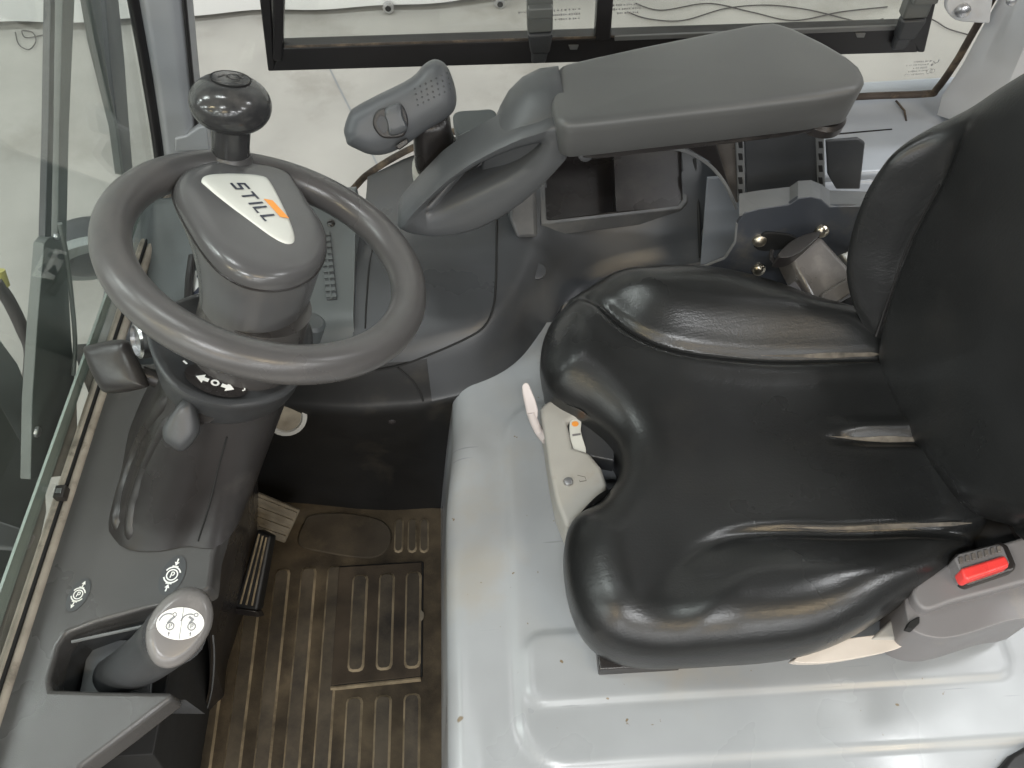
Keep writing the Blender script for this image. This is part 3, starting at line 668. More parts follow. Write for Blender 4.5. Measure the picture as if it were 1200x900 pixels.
st = on_dash(233, 330, .003); dd = Decal(st, (.02, 0, 0), (0, .03, 0), .001); dd.poly([(-.6, -1), (.7, -1.1), (.7, 1), (-.6, .9)]); dd.build('sticker', 'white', db)
dd = Decal(st, (.02, 0, 0), (0, .03, 0), .002); dd.disc(.1, .3, .28, .6); dd.poly([(-.4, -.9), (.5, -.7), (.3, -.2)]); dd.build('sticker_print', 'ink', db)
tube('dash_hose', spline([on_dash(x, y, .012) for x, y in [(226, 300), (222, 330), (221, 365)]], 16), .006, 'dark', db, n=10)
lathe('column_collar', at(366, 378, Z=.50), (.4, .1, .9), [(.017, -.03), (.017, .0), (.013, .004)], 'dash', db, seg=24)
# black kick panel under the console
kp = thing('kick_panel', 'black footwell panel with a single screw beside the hood', 'panel', (-.25, .66, 0))
V = []; nu, nv = 60, 46
for x in np.linspace(-.60, -.072, nu):
    for t in np.linspace(0, 1, nv):
        yb = y0(max(x, -.24)) + .03 * sstep(-.2, -.45, x)
        if t < .6: k_ = t / .6; z = -.002 + .322 * k_; y = yb - .003 + .014 * math.sin(k_ * 3.14) * 1.0
        else: k_ = (t - .6) / .4; d_ = .05 * k_; y = yb + d_; z = con_z(max(x, -.21), y0(max(x, -.21)) + d_) - .0006 - .004 * k_
        V.append((x, y, z))
kps = obj('panel_sheet', V, grid_faces(nu, nv), 'black', kp, ang=80)
screw('screw', at(459, 493, Y=.658), (0, -1, .3), .006, 'dark', kp, .003)
cap = thing('vent_cap', 'dirty round cream cap on the dark footwell wall', 'cap', at(328, 488, Y=.68))
cc = at(335, 487, Y=.664); lathe('flange', cc, (.2, -1, .75), [(.030, -.02), (.030, .004), (.024, .006), (.022, .002)], 'beige', cap, seg=30)
lathe('disc', cc, (.2, -1, .75), [(.0215, -.002), (.0215, .004), (.015, .0055)], 'tan', cap, seg=30)
# front wall behind the footwell
struct(abox('front_bulkhead', -.605, -.58, -.1, 1.05, -.02, .29, 'black', None, .002)).name = 'wall_front_footwell'

# ================================================================== FRONT CONSOLE WITH PARKING BRAKE
CZ = .45
fc = thing('front_console', 'long grey console under the windscreen with parking brake slot', 'console', (-.45, .35, 0))
TO = [V3(-.535, .66, CZ), V3(-.548, .40, CZ), V3(-.560, .20, CZ), V3(-.572, -.02, CZ), V3(-.475, -.02, CZ)]
TO += [at(x, y, Z=CZ) for x, y in [(95, 899), (150, 858), (186, 830), (198, 821), (203, 815), (198, 811), (120, 810), (60, 808), (58, 795), (68, 757), (78, 742), (110, 730), (168, 714), (214, 704), (246, 690), (250, 650), (262, 610), (285, 545), (300, 490), (306, 440)]] + [V3(-.33, .67, CZ)]
slab('console_top', TO, (0, 0, -.034), 'console', fc, .011, seg=4)
WL = [at(x, y, Z=CZ) for x, y in [(206, 812), (120, 811), (59, 809.5), (56.5, 795), (66, 756), (77, 740.5), (110, 728.5), (168, 712.5), (214, 702.5)]]
obj('slot_wall', [p + V3(0, 0, dz) for dz in (-.028, -.06, -.09) for p in WL], grid_faces(3, len(WL)), 'charcoal', fc)
def skirt(name, pts, lean, material, yb=0.):
    T_ = spline([at(x, y, Z=z) for x, y, z in pts], 60); V = []
    for p in T_:
        k = p[2] / .45
        for t in np.linspace(0, 1, 10): V.append((p[0] - .004 - lean * k * (t ** .8), p[1] + yb * k * t, p[2] * (1 - t)))
    return obj(name, V, grid_faces(60, 10), material, fc, ang=70)
skirt('side_skirt', [(307, 436, .425), (301, 488, .425), (287, 545, .425), (265, 608, .425), (251, 650, .425), (247, 690, .42), (249, 722, .35), (250.5, 752, .27), (250, 782, .18), (247, 812, .09), (240, 838, .012)], .12, 'dark')
skirt('near_skirt', [(202, 816, .425), (196, 823, .425), (150, 860, .425), (96, 901, .425), (40, 948, .425)], .17, 'console')
tube('skirt_edge', spline([at(x, y, Z=z) for x, y, z in [(249.5, 745, .29), (251, 765, .235), (250.5, 785, .175), (248, 810, .095), (243, 830, .03)]], 20), .0011, 'bracketedge', fc, n=6)
slab('slot_shade_fill', [(-.56, .20, .372), (-.405, .20, .372), (-.40, .40, .372), (-.56, .40, .372)], (-.085, 0, -.372), 'void', fc, .002)  # near-black blocks put the shade of the hollow console into colour
slab('console_shade_fill', [(-.56, .40, .36), (-.40, .40, .36), (-.37, .66, .36), (-.56, .66, .36)], (-.10, 0, -.36), 'void', fc, .002)
slab('slot_plate', [at(x, y, Z=.385) for x, y in [(104, 752), (180, 748), (176, 818), (92, 818)]], (0, 0, -.004), 'bracketedge', fc, .001)
tube('slot_lip', [at(84, 752, Z=.44), at(172, 733, Z=.44)], .0018, 'bracketedge', fc, n=6)
def brakemark(px, py, name, inward, rot, sc=.0125, mat_='white', disc=True):
    o = at(px, py, Z=CZ + .0006); ex = V3(math.cos(rot), math.sin(rot), 0) * sc; ey = V3(-math.sin(rot), math.cos(rot), 0) * sc
    r_ = None
    if disc:
        d = Decal(o, ex, ey, .0003); d.disc(0, 0, 1.15, 1.75); r_ = d.build('decal_disc', 'ink', fc); r_.data.materials[0] = M['charcoal']
    d = Decal(o, ex, ey, .0009)
    d.ring(0, 0, .52, .13); d.ring(0, 0, .78, .14, 25, 155); d.ring(0, 0, .78, .14, 205, 335)
    d.stroke([(-.10, -.3), (-.10, .3)], .12); d.ring(.02, .13, .16, .11, -90, 90); d.stroke([(-.1, .29), (.04, .29)], .1); d.stroke([(-.1, -.03), (.04, -.03)], .1)
    for sg in (1, -1):
        if inward: d.stroke([(0, sg * 1.65), (0, sg * 1.25)], .14); d.poly([(-.24, sg * 1.3), (.24, sg * 1.3), (0, sg * .92)])
        else: d.stroke([(0, sg * .85), (0, sg * 1.35)], .14); d.poly([(-.24, sg * 1.25), (.24, sg * 1.25), (0, sg * 1.68)])
        d.stroke([(-.3, sg * .86), (.3, sg * .86)], .12)
    d.build(name, mat_, fc)
brakemark(92, 697, 'brake_release_symbol', False, -.28, .0095); brakemark(202, 674, 'brake_apply_symbol', True, -.22, .0115)
# lever
bl = thing('parking_brake_lever', 'grey parking brake grip with white oval pictogram in the console slot', 'lever', at(110, 790, Z=.38))
def sect(px, py, z, rx, ry, n=28, sq=2.2, tilt=None):
    c = at(px, py, Z=z); dn = unit(c - CAM); u = unit(np.cross([0, 0, 1.], dn)); u = unit(RT - dn * (RT @ dn)); w = np.cross(dn, u); w = -w if w @ UP < 0 else w
    if tilt: u, w = math.cos(tilt) * u + math.sin(tilt) * w, -math.sin(tilt) * u + math.cos(tilt) * w
    k = np.linalg.norm(c - CAM) / FOC; out = []
    for a in np.linspace(0, 2 * math.pi, n, endpoint=False):
        ca, sa = math.cos(a), math.sin(a)
        out.append(c + k * (rx * np.sign(ca) * abs(ca) ** (2 / sq) * u + ry * np.sign(sa) * abs(sa) ** (2 / sq) * w))
    return out
ps = [at(x, y, Z=z) for x, y, z in [(132, 792, .385), (148, 785, .42), (170, 772, .455), (194, 752, .50), (205, 742, .53)]]
tube('shaft', spline(ps, 24), np.interp(np.linspace(0, 1, 24), [0, .3, .7, 1], [.021, .024, .028, .030]), 'charcoal', bl, n=24)
G0, G1 = at(196, 750, Z=.475), at(211, 734, Z=.575)
gn = unit(unit(G1 - G0) * .35 + unit(CAM - G1) * .65)
gu, gw, _ = frame(gn, unit(RT)); gw = gw if gw @ UP > 0 else -gw
def egg(c, rx, ry, n=36):
    out = []
    for a in np.linspace(0, 2 * math.pi, n, endpoint=False):
        ca, sa = math.cos(a), math.sin(a); e = 1 - .12 * max(0, -sa)
        out.append(c + rx * ca * e * gu + ry * sa * gw + .006 * sa * gu)
    return out
KX, KY = .0282, .0365
loft('grip', [egg(G1 - gn * d, KX * s, KY * s) for d, s in [(.085, .55), (.075, .80), (.055, .93), (.03, 1.0), (.012, 1.0), (.004, .93), (.0005, .80), (0, .70)]], 'grip', bl, ang=60)
obj('grip_ring', [*egg(G1 - gn * .0560, KX * .95, KY * .95), *egg(G1 - gn * .052, KX * .965, KY * .965)], grid_faces(2, 36, False, True), 'charcoal', bl)
d = Decal(G1 + gn * .0004, gu * .0205, gw * .0205, .0003); d.disc(0, .12, 1, .70); d.build('pictogram_plate', 'white', bl)
d = Decal(G1 + gn * .0009, gu * .0205, gw * .0205, .0004)
d.stroke([(.02, -.55), (.06, .8)], .03)
for sx, fl2 in ((-.42, 1), (.48, -1)):
    d.ring(sx, .0, .16, .05); d.stroke([(sx - .03, -.08), (sx - .03, .1)], .04); d.ring(sx + .01, .05, .05, .035, -90, 90, 10)
    d.ring(sx - .1, .15, .38, .06, 70, 170, 16); d.stroke([(sx - .12, .12), (sx + .02, .30), (sx + .16 * fl2, .42)], .1); d.ring(sx + .14, .5, .08, .04, 0, 360, 14)
    d.stroke([(sx - .02, -.42), (sx - .02, -.26)], .04); d.poly([(sx - .07, -.32), (sx + .03, -.32), (sx - .02, -.22)])
d.build('pictogram', 'greyink', bl)

# ================================================================== STEERING COLUMN
WC = V3(-.224, .568, .732); th, ph = math.radians(27.64), math.radians(21.6)
WNn = V3(math.sin(th) * math.cos(ph), math.sin(th) * math.sin(ph), math.cos(th))
WU, WV, _ = frame(WNn, (1, 0, 0))
def wl_(x, y, h=0.):                                   # a bearing met with the wheel plane, in wheel coordinates
    p = atp(x, y, WC + WNn * h, WNn) - WC; return np.array([p @ WU, p @ WV])
def w3(u, v, h): return WC + WU * u + WV * v + WNn * h
sc_ = thing('steering_column', 'dark steering column with switch ring and flared lower cover', 'steering column', (-.40, .5, CZ))
# switch ring below the wheel
def ell(cx, cy, rx, ry, h, n=48, rot=0.):
    out = []
    for a in np.linspace(0, 2 * math.pi, n, endpoint=False):
        x, y = rx * math.cos(a), ry * math.sin(a); out.append(w3(cx + x * math.cos(rot) - y * math.sin(rot), cy + x * math.sin(rot) + y * math.cos(rot), h))
    return out
HR = -.128
RT_ = np.array([wl_(x, y, HR) for x, y in [(171, 392), (184, 428), (209, 457), (249, 474), (295, 475), (341, 458), (366, 415), (362, 375), (320, 345), (260, 338), (205, 352), (178, 370)]])
RB_ = np.array([wl_(x, y, HR - .055) for x, y in [(186, 447), (194, 466), (216, 488), (252, 499), (292, 496), (328, 480), (348, 450), (340, 415), (305, 395), (255, 392), (212, 405), (190, 425)]])
RT_, RB_ = resample(spline(RT_, 96, True), 64), resample(spline(RB_, 96, True), 64)
RC = RT_.mean(0)
def rg(t, h, s=1.): q = RT_ * (1 - t) + RB_ * t; c_ = q.mean(0); return [w3(*(c_ + (p - c_) * s), h) for p in q]
shs = loft('switch_housing', [rg(1, HR - .058, .8), rg(1, HR - .056, .95), rg(1, HR - .050), rg(.7, HR - .036), rg(.3, HR - .014), rg(.05, HR - .003), rg(0, HR, .985), rg(0, HR + .001, .96), rg(0, HR + .001, .90), rg(0, HR - .001, .88), rg(0, HR - .001, .55)], 'charcoal', sc_, ang=60)
neck = loft('column_neck', [ell(0, 0, r, r, h) for r, h in [(.058, -.15), (.056, -.12), (.0535, -.07), (.0535, -.055)]], 'neck', sc_, ang=60)
# arrows on the ring
p0, p1 = wl_(230, 443, HR), wl_(273, 458, HR); ax = unit(p1 - p0); oc = (p0 + p1) / 2; L = np.linalg.norm(p1 - p0) / 2
ex3 = WU * ax[0] + WV * ax[1]; ey3 = np.cross(WNn, ex3)
bd = Decal(w3(*oc, HR + .001), ex3 * L, ey3 * L, .0006); bd.disc(0, .25, 1.7, .62); o_ = bd.build('arrow_panel', 'dark', sc_)
bd = Decal(w3(*oc, HR + .001), ex3 * L, ey3 * L, .0016)
for s in (1, -1): bd.poly([(s * .35, .13), (s * .62, .13), (s * .62, .34), (s * 1.05, 0), (s * .62, -.34), (s * .62, -.13), (s * .35, -.13)])
bd.ring(0, 0, .17, .12); bd.stroke([(1.45, .1), (1.55, .22), (1.5, .35)], .07); bd.stroke([(-2.0, .75), (-1.75, .62)], .12); bd.build('arrow_symbol', 'white', sc_)
# lower cover
base = [at(x, y, Z=CZ + .002) for x, y in [(127, 612), (134, 632), (150, 644), (185, 646), (218, 640), (250, 642), (276, 620), (297, 570), (308, 510)]] + [V3(-.335, .66, CZ), V3(-.44, .66, CZ), V3(-.470, .58, CZ), V3(-.470, .50, CZ)]
base = resample(spline(base, 96, True), 64)
topl = np.array(rg(1, HR - .052, .93))
# align the two loops by angle around their centres
def byangle(Lp):
    Lp = np.array(Lp); c = Lp.mean(0); a = np.arctan2(Lp[:, 1] - c[1], Lp[:, 0] - c[0]); return Lp[np.argsort(a)]
base, topl = byangle(base), byangle(topl)
lo = []
for t in np.linspace(0, 1, 14):
    k = t ** .85; q = base * (1 - k) + topl * k; q[:, 2] = base[:, 2] * (1 - t) + topl[:, 2] * t
    if t == 0: pass
    lo.append(q)
lcv = loft('lower_cover', lo, 'dark', sc_, ang=60)
for pts, r2 in (([(134, 634), (136, 600), (146, 560), (164, 515), (184, 480), (198, 462)], .011), ([(150, 641), (152, 600), (164, 556), (184, 512), (202, 482)], .009)):
    Q = hits(lcv, pts, -.006, 30)
    if len(Q) > 4: tube('cover_fold', Q, np.interp(np.linspace(0, 1, len(Q)), [0, .12, .85, 1], [.002, r2, r2, .002]), 'dark', sc_, n=14)
Q = hits(lcv, [(232, 634), (246, 590), (256, 548), (266, 512)], .0002, 24)
if len(Q) > 4: tube('cover_seam', Q, .0011, 'void', sc_, n=6)
# key switch and levers
kc = at(168, 398, Z=.615); kn = unit([-.75, -.45, .45])
lathe('key_lock', kc, kn, [(.020, -.03), (.020, .006), (.0165, .0085), (.0155, .004), (.0, .004)], 'steel', sc_, seg=30)
def paddle(name, pts, z, nrm, thick, material, lab=None):
    c = at(*np.mean(pts, 0), Z=z); P = [atp(x, y, c, nrm) for x, y in pts]
    P = np.array(spline(P, 48, True)); cp = P.mean(0); i_ = int(np.argmax(np.linalg.norm(P - cp, axis=1))); ax_ = (P[i_] - cp) * .35
    return pebble(name, P, (cp - ax_, cp + ax_), nrm, thick * .5, thick * .5, material, sc_, pw=.4)
pk = paddle('lever_paddle', [(101, 412), (110, 403), (146, 398), (154, 412), (170, 446), (168, 455), (130, 461), (118, 452)], .625, unit([-.25, -.55, .8]), .024, 'dark')
tube('lever_stem', [at(165, 438, Z=.61), at(185, 445, Z=.60)], .009, 'dark', pk, n=12)
lv = paddle('lever_paddle', [(191, 503), (196, 492), (208, 475), (216, 468), (226, 470), (232, 486), (234, 506), (222, 524), (210, 528), (194, 516)], .615, unit([.1, -.7, .7]), .022, 'charcoal')
tube('lever_stem', [at(226, 490, Z=.605), at(250, 478, Z=.57)], .010, 'dark', lv, n=12)
lathe('blind_plug', hit(shs, 241, 488, .0), (.2, -.9, .3), [(.008, -.004), (.008, .001), (.006, .0014)], 'dark', sc_, seg=18)
# ================================================================== STEERING WHEEL
sw_ = thing('steering_wheel', 'worn grey steering wheel with single broad spoke and white badge', 'steering wheel', WC)
R_, r_ = .1388, .0178
tube('rim', [w3(R_ * math.cos(a), R_ * math.sin(a), 0) for a in np.linspace(0, 2 * math.pi, 120, endpoint=False)], r_, 'rim', sw_, n=28, closed=True)
# hub: outline on the wheel plane, dome above and tapering skirt below
HO = spline([wl_(x, y, .010) for x, y in [(207, 210), (206, 228), (222, 260), (240, 288), (262, 312), (292, 328), (325, 332), (355, 325), (376, 308), (384, 285), (378, 262), (362, 238), (347, 214), (334, 199), (300, 190), (250, 189), (222, 197)]], 72, True)
hc = wl_(305, 268, .010)
def hl(s, h, drop=0.): return [w3(*(hc + (p - hc) * s), h) for p in HO]
cyl = []
for p in HO:
    a = p - hc; nn = p / max(np.linalg.norm(p), 1e-6); cyl.append(nn * .055 if np.linalg.norm(p) > .055 else p)
cyl = np.array(cyl)
lps = []
for t, h in [(1, -.062), (.8, -.05), (.45, -.03), (.15, -.012)]:
    lps.append([w3(*(p * (1 - t) + q * t), h) for p, q in zip(HO, cyl)])
lps += [hl(1.0, -.003), hl(1.005, .001), hl(1.0, .006), hl(.975, .0115), hl(.93, .0150), hl(.85, .0175), hl(.70, .0195), hl(.45, .0205), hl(.15, .021)]
loft('hub', lps, 'hub', sw_, ang=60)
gl = [w3(*(hc + (p - hc) * 1.004), .0005) for p in HO]
tube('hub_seam', gl, .0013, 'dark', sw_, n=6, closed=True)
# spoke flare into the rim
for x, y in []: pass
# badge
BH = .0205
BO_ = [wl_(x, y, BH) for x, y in [(238, 212), (246, 206), (275, 204.5), (305, 207), (316, 214), (330, 240), (341, 265), (344, 279), (340, 284), (330, 283), (312, 273), (285, 253), (262, 235), (245, 220)]]
BS = spline(BO_, 56, True); bc = BS.mean(0)
bdg = loft('badge', [[w3(*(bc + (p - bc) * s), h) for p in BS] for s, h in [(1.03, BH - .006), (1.03, BH), (1.0, BH + .0012), (.9, BH + .0018), (.5, BH + .002), (.1, BH + .002)]], 'badge', sw_, ang=60)
# lettering along the badge
a0, a1 = wl_(270, 216, BH + .002), wl_(312, 262, BH + .002); ex = unit(a1 - a0); ln_ = np.linalg.norm(a1 - a0)
ey = np.array([-ex[1], ex[0]]); t0 = wl_(290, 205, BH + .002) - a0
if ey @ t0 < 0: ey = -ey
# letters run down the badge; their heads point to the upper right of the photo
hgt = ln_ * .25
E3, F3 = WU * ex[0] + WV * ex[1], WU * ey[0] + WV * ey[1]
sgn = 1 if np.cross(E3, F3) @ WNn > 0 else -1
dl = Decal(w3(*(a0), BH + .0022), E3, F3 + E3 * 0.0, .0005 * sgn)
def lt(x): return x * ln_
w_ = hgt * .17; sl = -.35
def LP(pts, x): return [(lt(x) + p[0] * hgt * .78 + p[1] * hgt * .10, p[1] * hgt) for p in pts]
dl.stroke(LP([(.85, .92), (.12, .92), (.05, .52), (.72, .48), (.68, .08), (-.1, .08)], .00), w_)
dl.stroke(LP([(-.05, .92), (.95, .92)], .235), w_); dl.stroke(LP([(.45, .92), (.45, 0)], .235), w_)
dl.stroke(LP([(.2, 1), (.2, 0)], .475), w_ * 1.1)
dl.stroke(LP([(.1, 1), (.1, .08), (.75, .08)], .60), w_); dl.stroke(LP([(.1, 1), (.1, .08), (.75, .08)], .81), w_)
dl.build('lettering', 'ink', bdg)
do = Decal(w3(*a0, BH + .0022), E3, F3, .0005 * sgn)
do.poly([(lt(.46), hgt * 1.25), (lt(.93), hgt * 1.25), (lt(1.0), hgt * 1.75), (lt(.53), hgt * 1.75)]); do.build('orange_mark', 'orange', bdg)
# knob on the rim
kb = wl_(262, 182, 0.); kb = kb / np.linalg.norm(kb) * R_
KN = unit(WNn + .22 * unit(V3(-.6, .3, 0)))
kp0 = w3(*kb, .008)
prof = [(.016, .036)] + [(.0395 * math.cos(a) ** .8 if math.cos(a) > 0 else 0.0005, .062 + .0265 * math.sin(a)) for a in np.radians(np.linspace(-72, 88, 22))]
ko = lathe('knob', kp0, KN, prof, 'knob', sw_, seg=48, ang=70)
lathe('knob_collar', kp0, KN, [(.027, -.014), (.0225, .004), (.0198, .010)], 'rim', ko, ang=60)
lathe('knob_stem', kp0, KN, [(.0190, .006), (.0187, .02), (.0195, .034), (.0225, .045)], 'knob', ko, ang=60)
cpn = kp0 + KN * .0868
lathe('knob_cap', cpn, KN, [(.0185, -.004), (.0180, .0008), (.014, .0016), (.004, .0022)], 'knob', ko, seg=32)
tube('knob_cap_groove', circ(cpn + KN * .0003, *frame(KN)[:2], .0188, 40), .0009, 'void', ko, n=6, closed=True)
d = Decal(cpn + KN * .002, *[q * .016 for q in frame(KN)[:2]], .0004); d.ring(.2, .1, .38, .18, 0, 330); d.stroke([(-.7, -.3), (-.35, .2), (-.1, -.2)], .16); d.build('knob_symbol', 'dark', ko)

# ================================================================== ARMREST
ar = thing('armrest', 'grey padded armrest with looped front handle over the console', 'armrest', (.2, .82, .6))
AZ = .742
pt = [at(x, y, Z=AZ) for x, y in [(652, 84), (662, 75), (700, 66), (760, 53), (830, 39), (885, 28), (908, 26), (930, 33), (965, 50), (992, 66), (1006, 78), (1011, 90), (1004, 101), (960, 109), (860, 121), (760, 132), (700, 139), (668, 142), (656, 138), (651, 122)]]
pt = resample(pt, 120); pc = pt.mean(0)
from_edge = lambda d: np.array([p + (pc - p) * d for p in pt])
def inset(P, d):
    T = np.roll(P, -1, 0) - np.roll(P, 1, 0); T /= np.linalg.norm(T, axis=1)[:, None]; Nn = np.stack([-T[:, 1], T[:, 0], 0 * T[:, 0]], 1)
    s = np.sign(((pc - P) * Nn).sum(1).mean()); return P + Nn * s * d
ls = []
for d, z in [(.012, -.054), (.005, -.053), (.001, -.049), (-.0035, -.014), (-.004, -.0075), (-.0032, -.0050), (-.0012, -.0024), (.0022, -.0006), (.006, .0)]:
    q = inset(pt, d); q[:, 2] = AZ + z; ls.append(q)
qb = inset(pt, .006); qc = qb.mean(0)
for k in (.08, .2, .4, .65, .9):
    q = qb + (qc - qb) * k; q[:, 2] = AZ + .0025 * (1 - (1 - k) ** 2); ls.append(q)
loft('pad', ls, 'pad', ar, ang=70)
for p in [0]:
    q0 = pt + (pc - pt) * .15; q0[:, 2] = AZ - .052
    slab('pad_plate', resample(q0, 40), (0, 0, -.012), 'dark', ar, .003)
YH = .742
def hp_(x, y, dy=0.): return at(x, y, Y=YH + dy)
OUT = [(667, 142), (640, 148), (610, 158), (580, 172), (548, 190), (518, 212), (492, 238), (470, 262), (466, 272), (480, 278), (505, 281), (535, 279), (562, 272), (590, 258), (618, 238), (640, 218), (655, 202), (667, 188)]
INN = [(634, 172), (624, 174), (606, 178), (582, 186), (557, 197), (533, 211), (514, 227), (501, 244), (498, 253), (503, 254), (517, 250), (533, 243), (551, 235), (571, 225), (594, 213), (611, 202), (626, 187), (634, 177)]
NO = 96
def ringpts(px, dy, sc=1.0, sm=True):
    P = [np.array(hp_(x, y, dy)) for x, y in px]; return np.array(P)
O3 = np.array([resample(np.array([hp_(*p) for p in OUT]), NO)])[0]; I3 = resample(np.array([hp_(*p) for p in INN]), NO)
# start both loops at comparable bearings
ic = I3.mean(0)
def srt(Lp):
    a = np.arctan2(Lp[:, 2] - ic[2], Lp[:, 0] - ic[0]); k = np.argmin(np.abs(a)); Lp = np.roll(Lp, -k, 0)
    a2 = np.unwrap(np.arctan2(Lp[:, 2] - ic[2], Lp[:, 0] - ic[0])); return Lp if a2[-1] > a2[0] else np.roll(Lp[::-1], 1, 0)
O3, I3 = srt(O3), srt(I3)
def blend(t, dy): return O3 * (1 - t) + I3 * t + V3(0, dy, 0)
lv_ = [blend(0, .05), blend(-.015, .03), blend(-.01, .012), blend(.06, .003), blend(.20, -.002), blend(.55, -.001), blend(.88, .003), blend(1.0, .010), blend(1.03, .022), blend(1.0, .05)]
loft('handle_loop', [list(l) for l in lv_], 'shell', ar, caps=False, ang=60)
# shell between pad and handle, carrying the joystick plate
stn = []
for c, a, b in [((668, 110), (0, 0), (0, 0))]: pass
def arch(pxs, ztop, nn=24):
    P = [at(x, y, Z=z) for x, y, z in pxs]; return list(spline(P, nn))
FE = [(654, 77, .742), (632, 80, .742), (612, 90, .735), (596, 106, .72), (586, 124, .70), (578, 146, .675), (560, 172, .65), (535, 198, .63), (500, 232, .605), (476, 258, .588)]
NE = [(668.5, 144), (652, 148), (634, 152), (616, 158), (600, 165), (582, 174), (560, 185), (534, 202), (502, 230), (474, 260)]
loops = []
for (fx, fy, fz), (nx_, ny_) in zip(FE, NE):
    a, b = at(fx, fy, Z=fz), at(nx_, ny_, Y=YH + .006); L2 = np.linalg.norm(b - a); bu_ = V3(-.2, -.25, .9) * L2 * .16
    loops.append(list(spline([a + V3(0, .01, -.03), a, a * .7 + b * .3 + bu_ * .9, a * .4 + b * .6 + bu_, b + V3(0, .002, .004), b + V3(0, .004, -.012)], 26)))
v = [p for l in loops for p in l]; f = grid_faces(len(loops), 26)
o_ = obj('front_shell', v, f, 'shell', ar, ang=70)
sd = o_.modifiers.new('t', 'SOLIDIFY'); sd.thickness = .004; sd.offset = -1
slab('handle_pocket', [hp_(x, y, dy) for x, y, dy in [(566, 186, .040), (604, 168, .022), (645, 160, .010), (648, 182, .010), (616, 208, .022), (580, 232, .034), (560, 230, .042)]], (0, .008, 0), 'shell', ar, .003)
# plate under the joystick
slab('joystick_plate', [at(x, y, Z=z) for x, y, z in [(504, 172, .618), (552, 150, .630), (566, 168, .645), (505, 240, .612), (474, 256, .598), (480, 222, .604)]], (0, 0, -.02), 'shell', ar, .005)
slab('plate_cover', spline([at(x, y, Z=.61) for x, y in [(532, 132), (560, 128), (578, 128), (584, 140), (580, 154), (555, 160), (536, 154)]], 30, True), (0, 0, -.02), 'dash', ar, .003)
lathe('adjust_knob', at(733, 153, Z=.678), (.1, -.1, 1), [(.026, -.012), (.029, -.006), (.029, .004), (.024, .008)], 'dark', ar, seg=60)
lathe('adjust_knob', at(962, 137, Z=.680), (.1, -.1, 1), [(.024, -.010), (.028, -.006), (.028, .004), (.024, .008)], 'dark', ar, seg=60)
lathe('pivot_screw', at(686, 180, Z=.665), (.0, -.9, .5), [(.009, -.004), (.009, .002), (.006, .003)], 'charcoal', ar, seg=20)
abox('carrier', .16, .36, .80, .86, .645, .682, 'dark', ar, .006)

# joystick
js = thing('joystick', 'grey joystick with dotted grip and thumb rocker on the armrest tip', 'joystick', at(515, 190, Z=.60))
YJ = .83
def jl(px, py, hw, hh, dy, tilt, n=28, sq=2.6):
    c = at(px, py, Y=YJ + dy); k = np.linalg.norm(c - CAM) / FOC
    dn = unit(c - CAM); u = unit(RT - dn * (RT @ dn)); w = np.cross(u, dn); w = w if w @ UP > 0 else -w
    t = math.radians(tilt); e = math.cos(t) * u + math.sin(t) * w       # along the section's height in the photo plane
    out = []
    for a in np.linspace(0, 2 * math.pi, n, endpoint=False):
        ca, sa = math.cos(a), math.sin(a); q = lambda s: np.sign(s) * abs(s) ** (2 / sq)
        out.append(c + e * hh * k * q(ca) + (dn * .35 + V3(0, .75, .3)) * hw * k * q(sa))
    return out
jn0 = unit(CAM - at(470, 125, Y=YJ)); jn0 = unit(jn0 + V3(0, -.25, .05)); jP = at(470, 125, Y=YJ)
HOUT = [(407, 160), (405, 150), (411, 132), (420, 124), (445, 111), (472, 98), (486, 89), (496, 78), (508, 72), (520, 77), (528, 92), (533, 112), (531, 128), (520, 139), (498, 152), (478, 166), (456, 177), (436, 178), (418, 171), (409, 166)]
HO3 = np.array([atp(470 + (x - 470) * 1.03, 125 + (y - 125) * 1.05, jP, jn0) for x, y in spline(HOUT, 72, True)])
hdj = pebble('head', HO3, (atp(428, 150, jP, jn0), atp(508, 108, jP, jn0)), jn0, .026, .028, 'joy', js, pw=.36)
loft('neck', [jl(508, 134, 17, 20, .0, 5), jl(506, 150, 17, 21, .0, 5), jl(508, 168, 18, 23, -.002, 8), jl(514, 184, 22, 28, -.004, 12), jl(518, 192, 25, 31, -.004, 14)], 'dark', js, sub=1)
loft('collar', [jl(516, 188, 27, 33, -.004, 14), jl(517, 192, 28, 34, -.004, 14), jl(518, 197, 28, 34, -.004, 14)], 'badge', js, ang=60)
# thumb rocker on the near face
jn = jn0; jc = hit(hdj, 462, 145)
ju = unit(RT - jn * (RT @ jn)); jw = np.cross(jn, ju)
def jp(x, y, h): return atp(x, y, jc + jn * h, jn)
rk = loft('rocker_well', [[jp(x, y, h) for x, y in spline([(437, 146), (441, 131), (455, 125), (470, 122), (478, 140), (474, 158), (460, 162), (446, 160)], 36, True)] for h in (-.012, .003)], 'dark', js, bevel=.002)
loft('rocker', [[jp(462 + (x - 462) * s, 143 + (y - 143) * s, h) for x, y in spline([(451, 128), (468, 121), (472, 136), (477, 152), (458, 159), (454, 145)], 32, True)] for s, h in ((1, -.005), (1, .006), (.85, .010), (.4, .0105))], 'joy', rk, ang=60)
loft('thumb_dish', [[jp(446 + (x - 446) * s, 146 + (y - 146) * s, h) for x, y in spline([(441, 146), (445, 135), (452, 138), (455, 150), (450, 157)], 24, True)] for s, h in ((1, .001), (.95, .0045), (.5, .004))], 'charcoal', rk, ang=60)
loft('trigger', [[jp(x, y, h) for x, y in [(463, 172), (472, 164), (478, 162), (479, 168), (468, 176)]] for h in (-.006, .004)], 'dark', js, bevel=.0015)
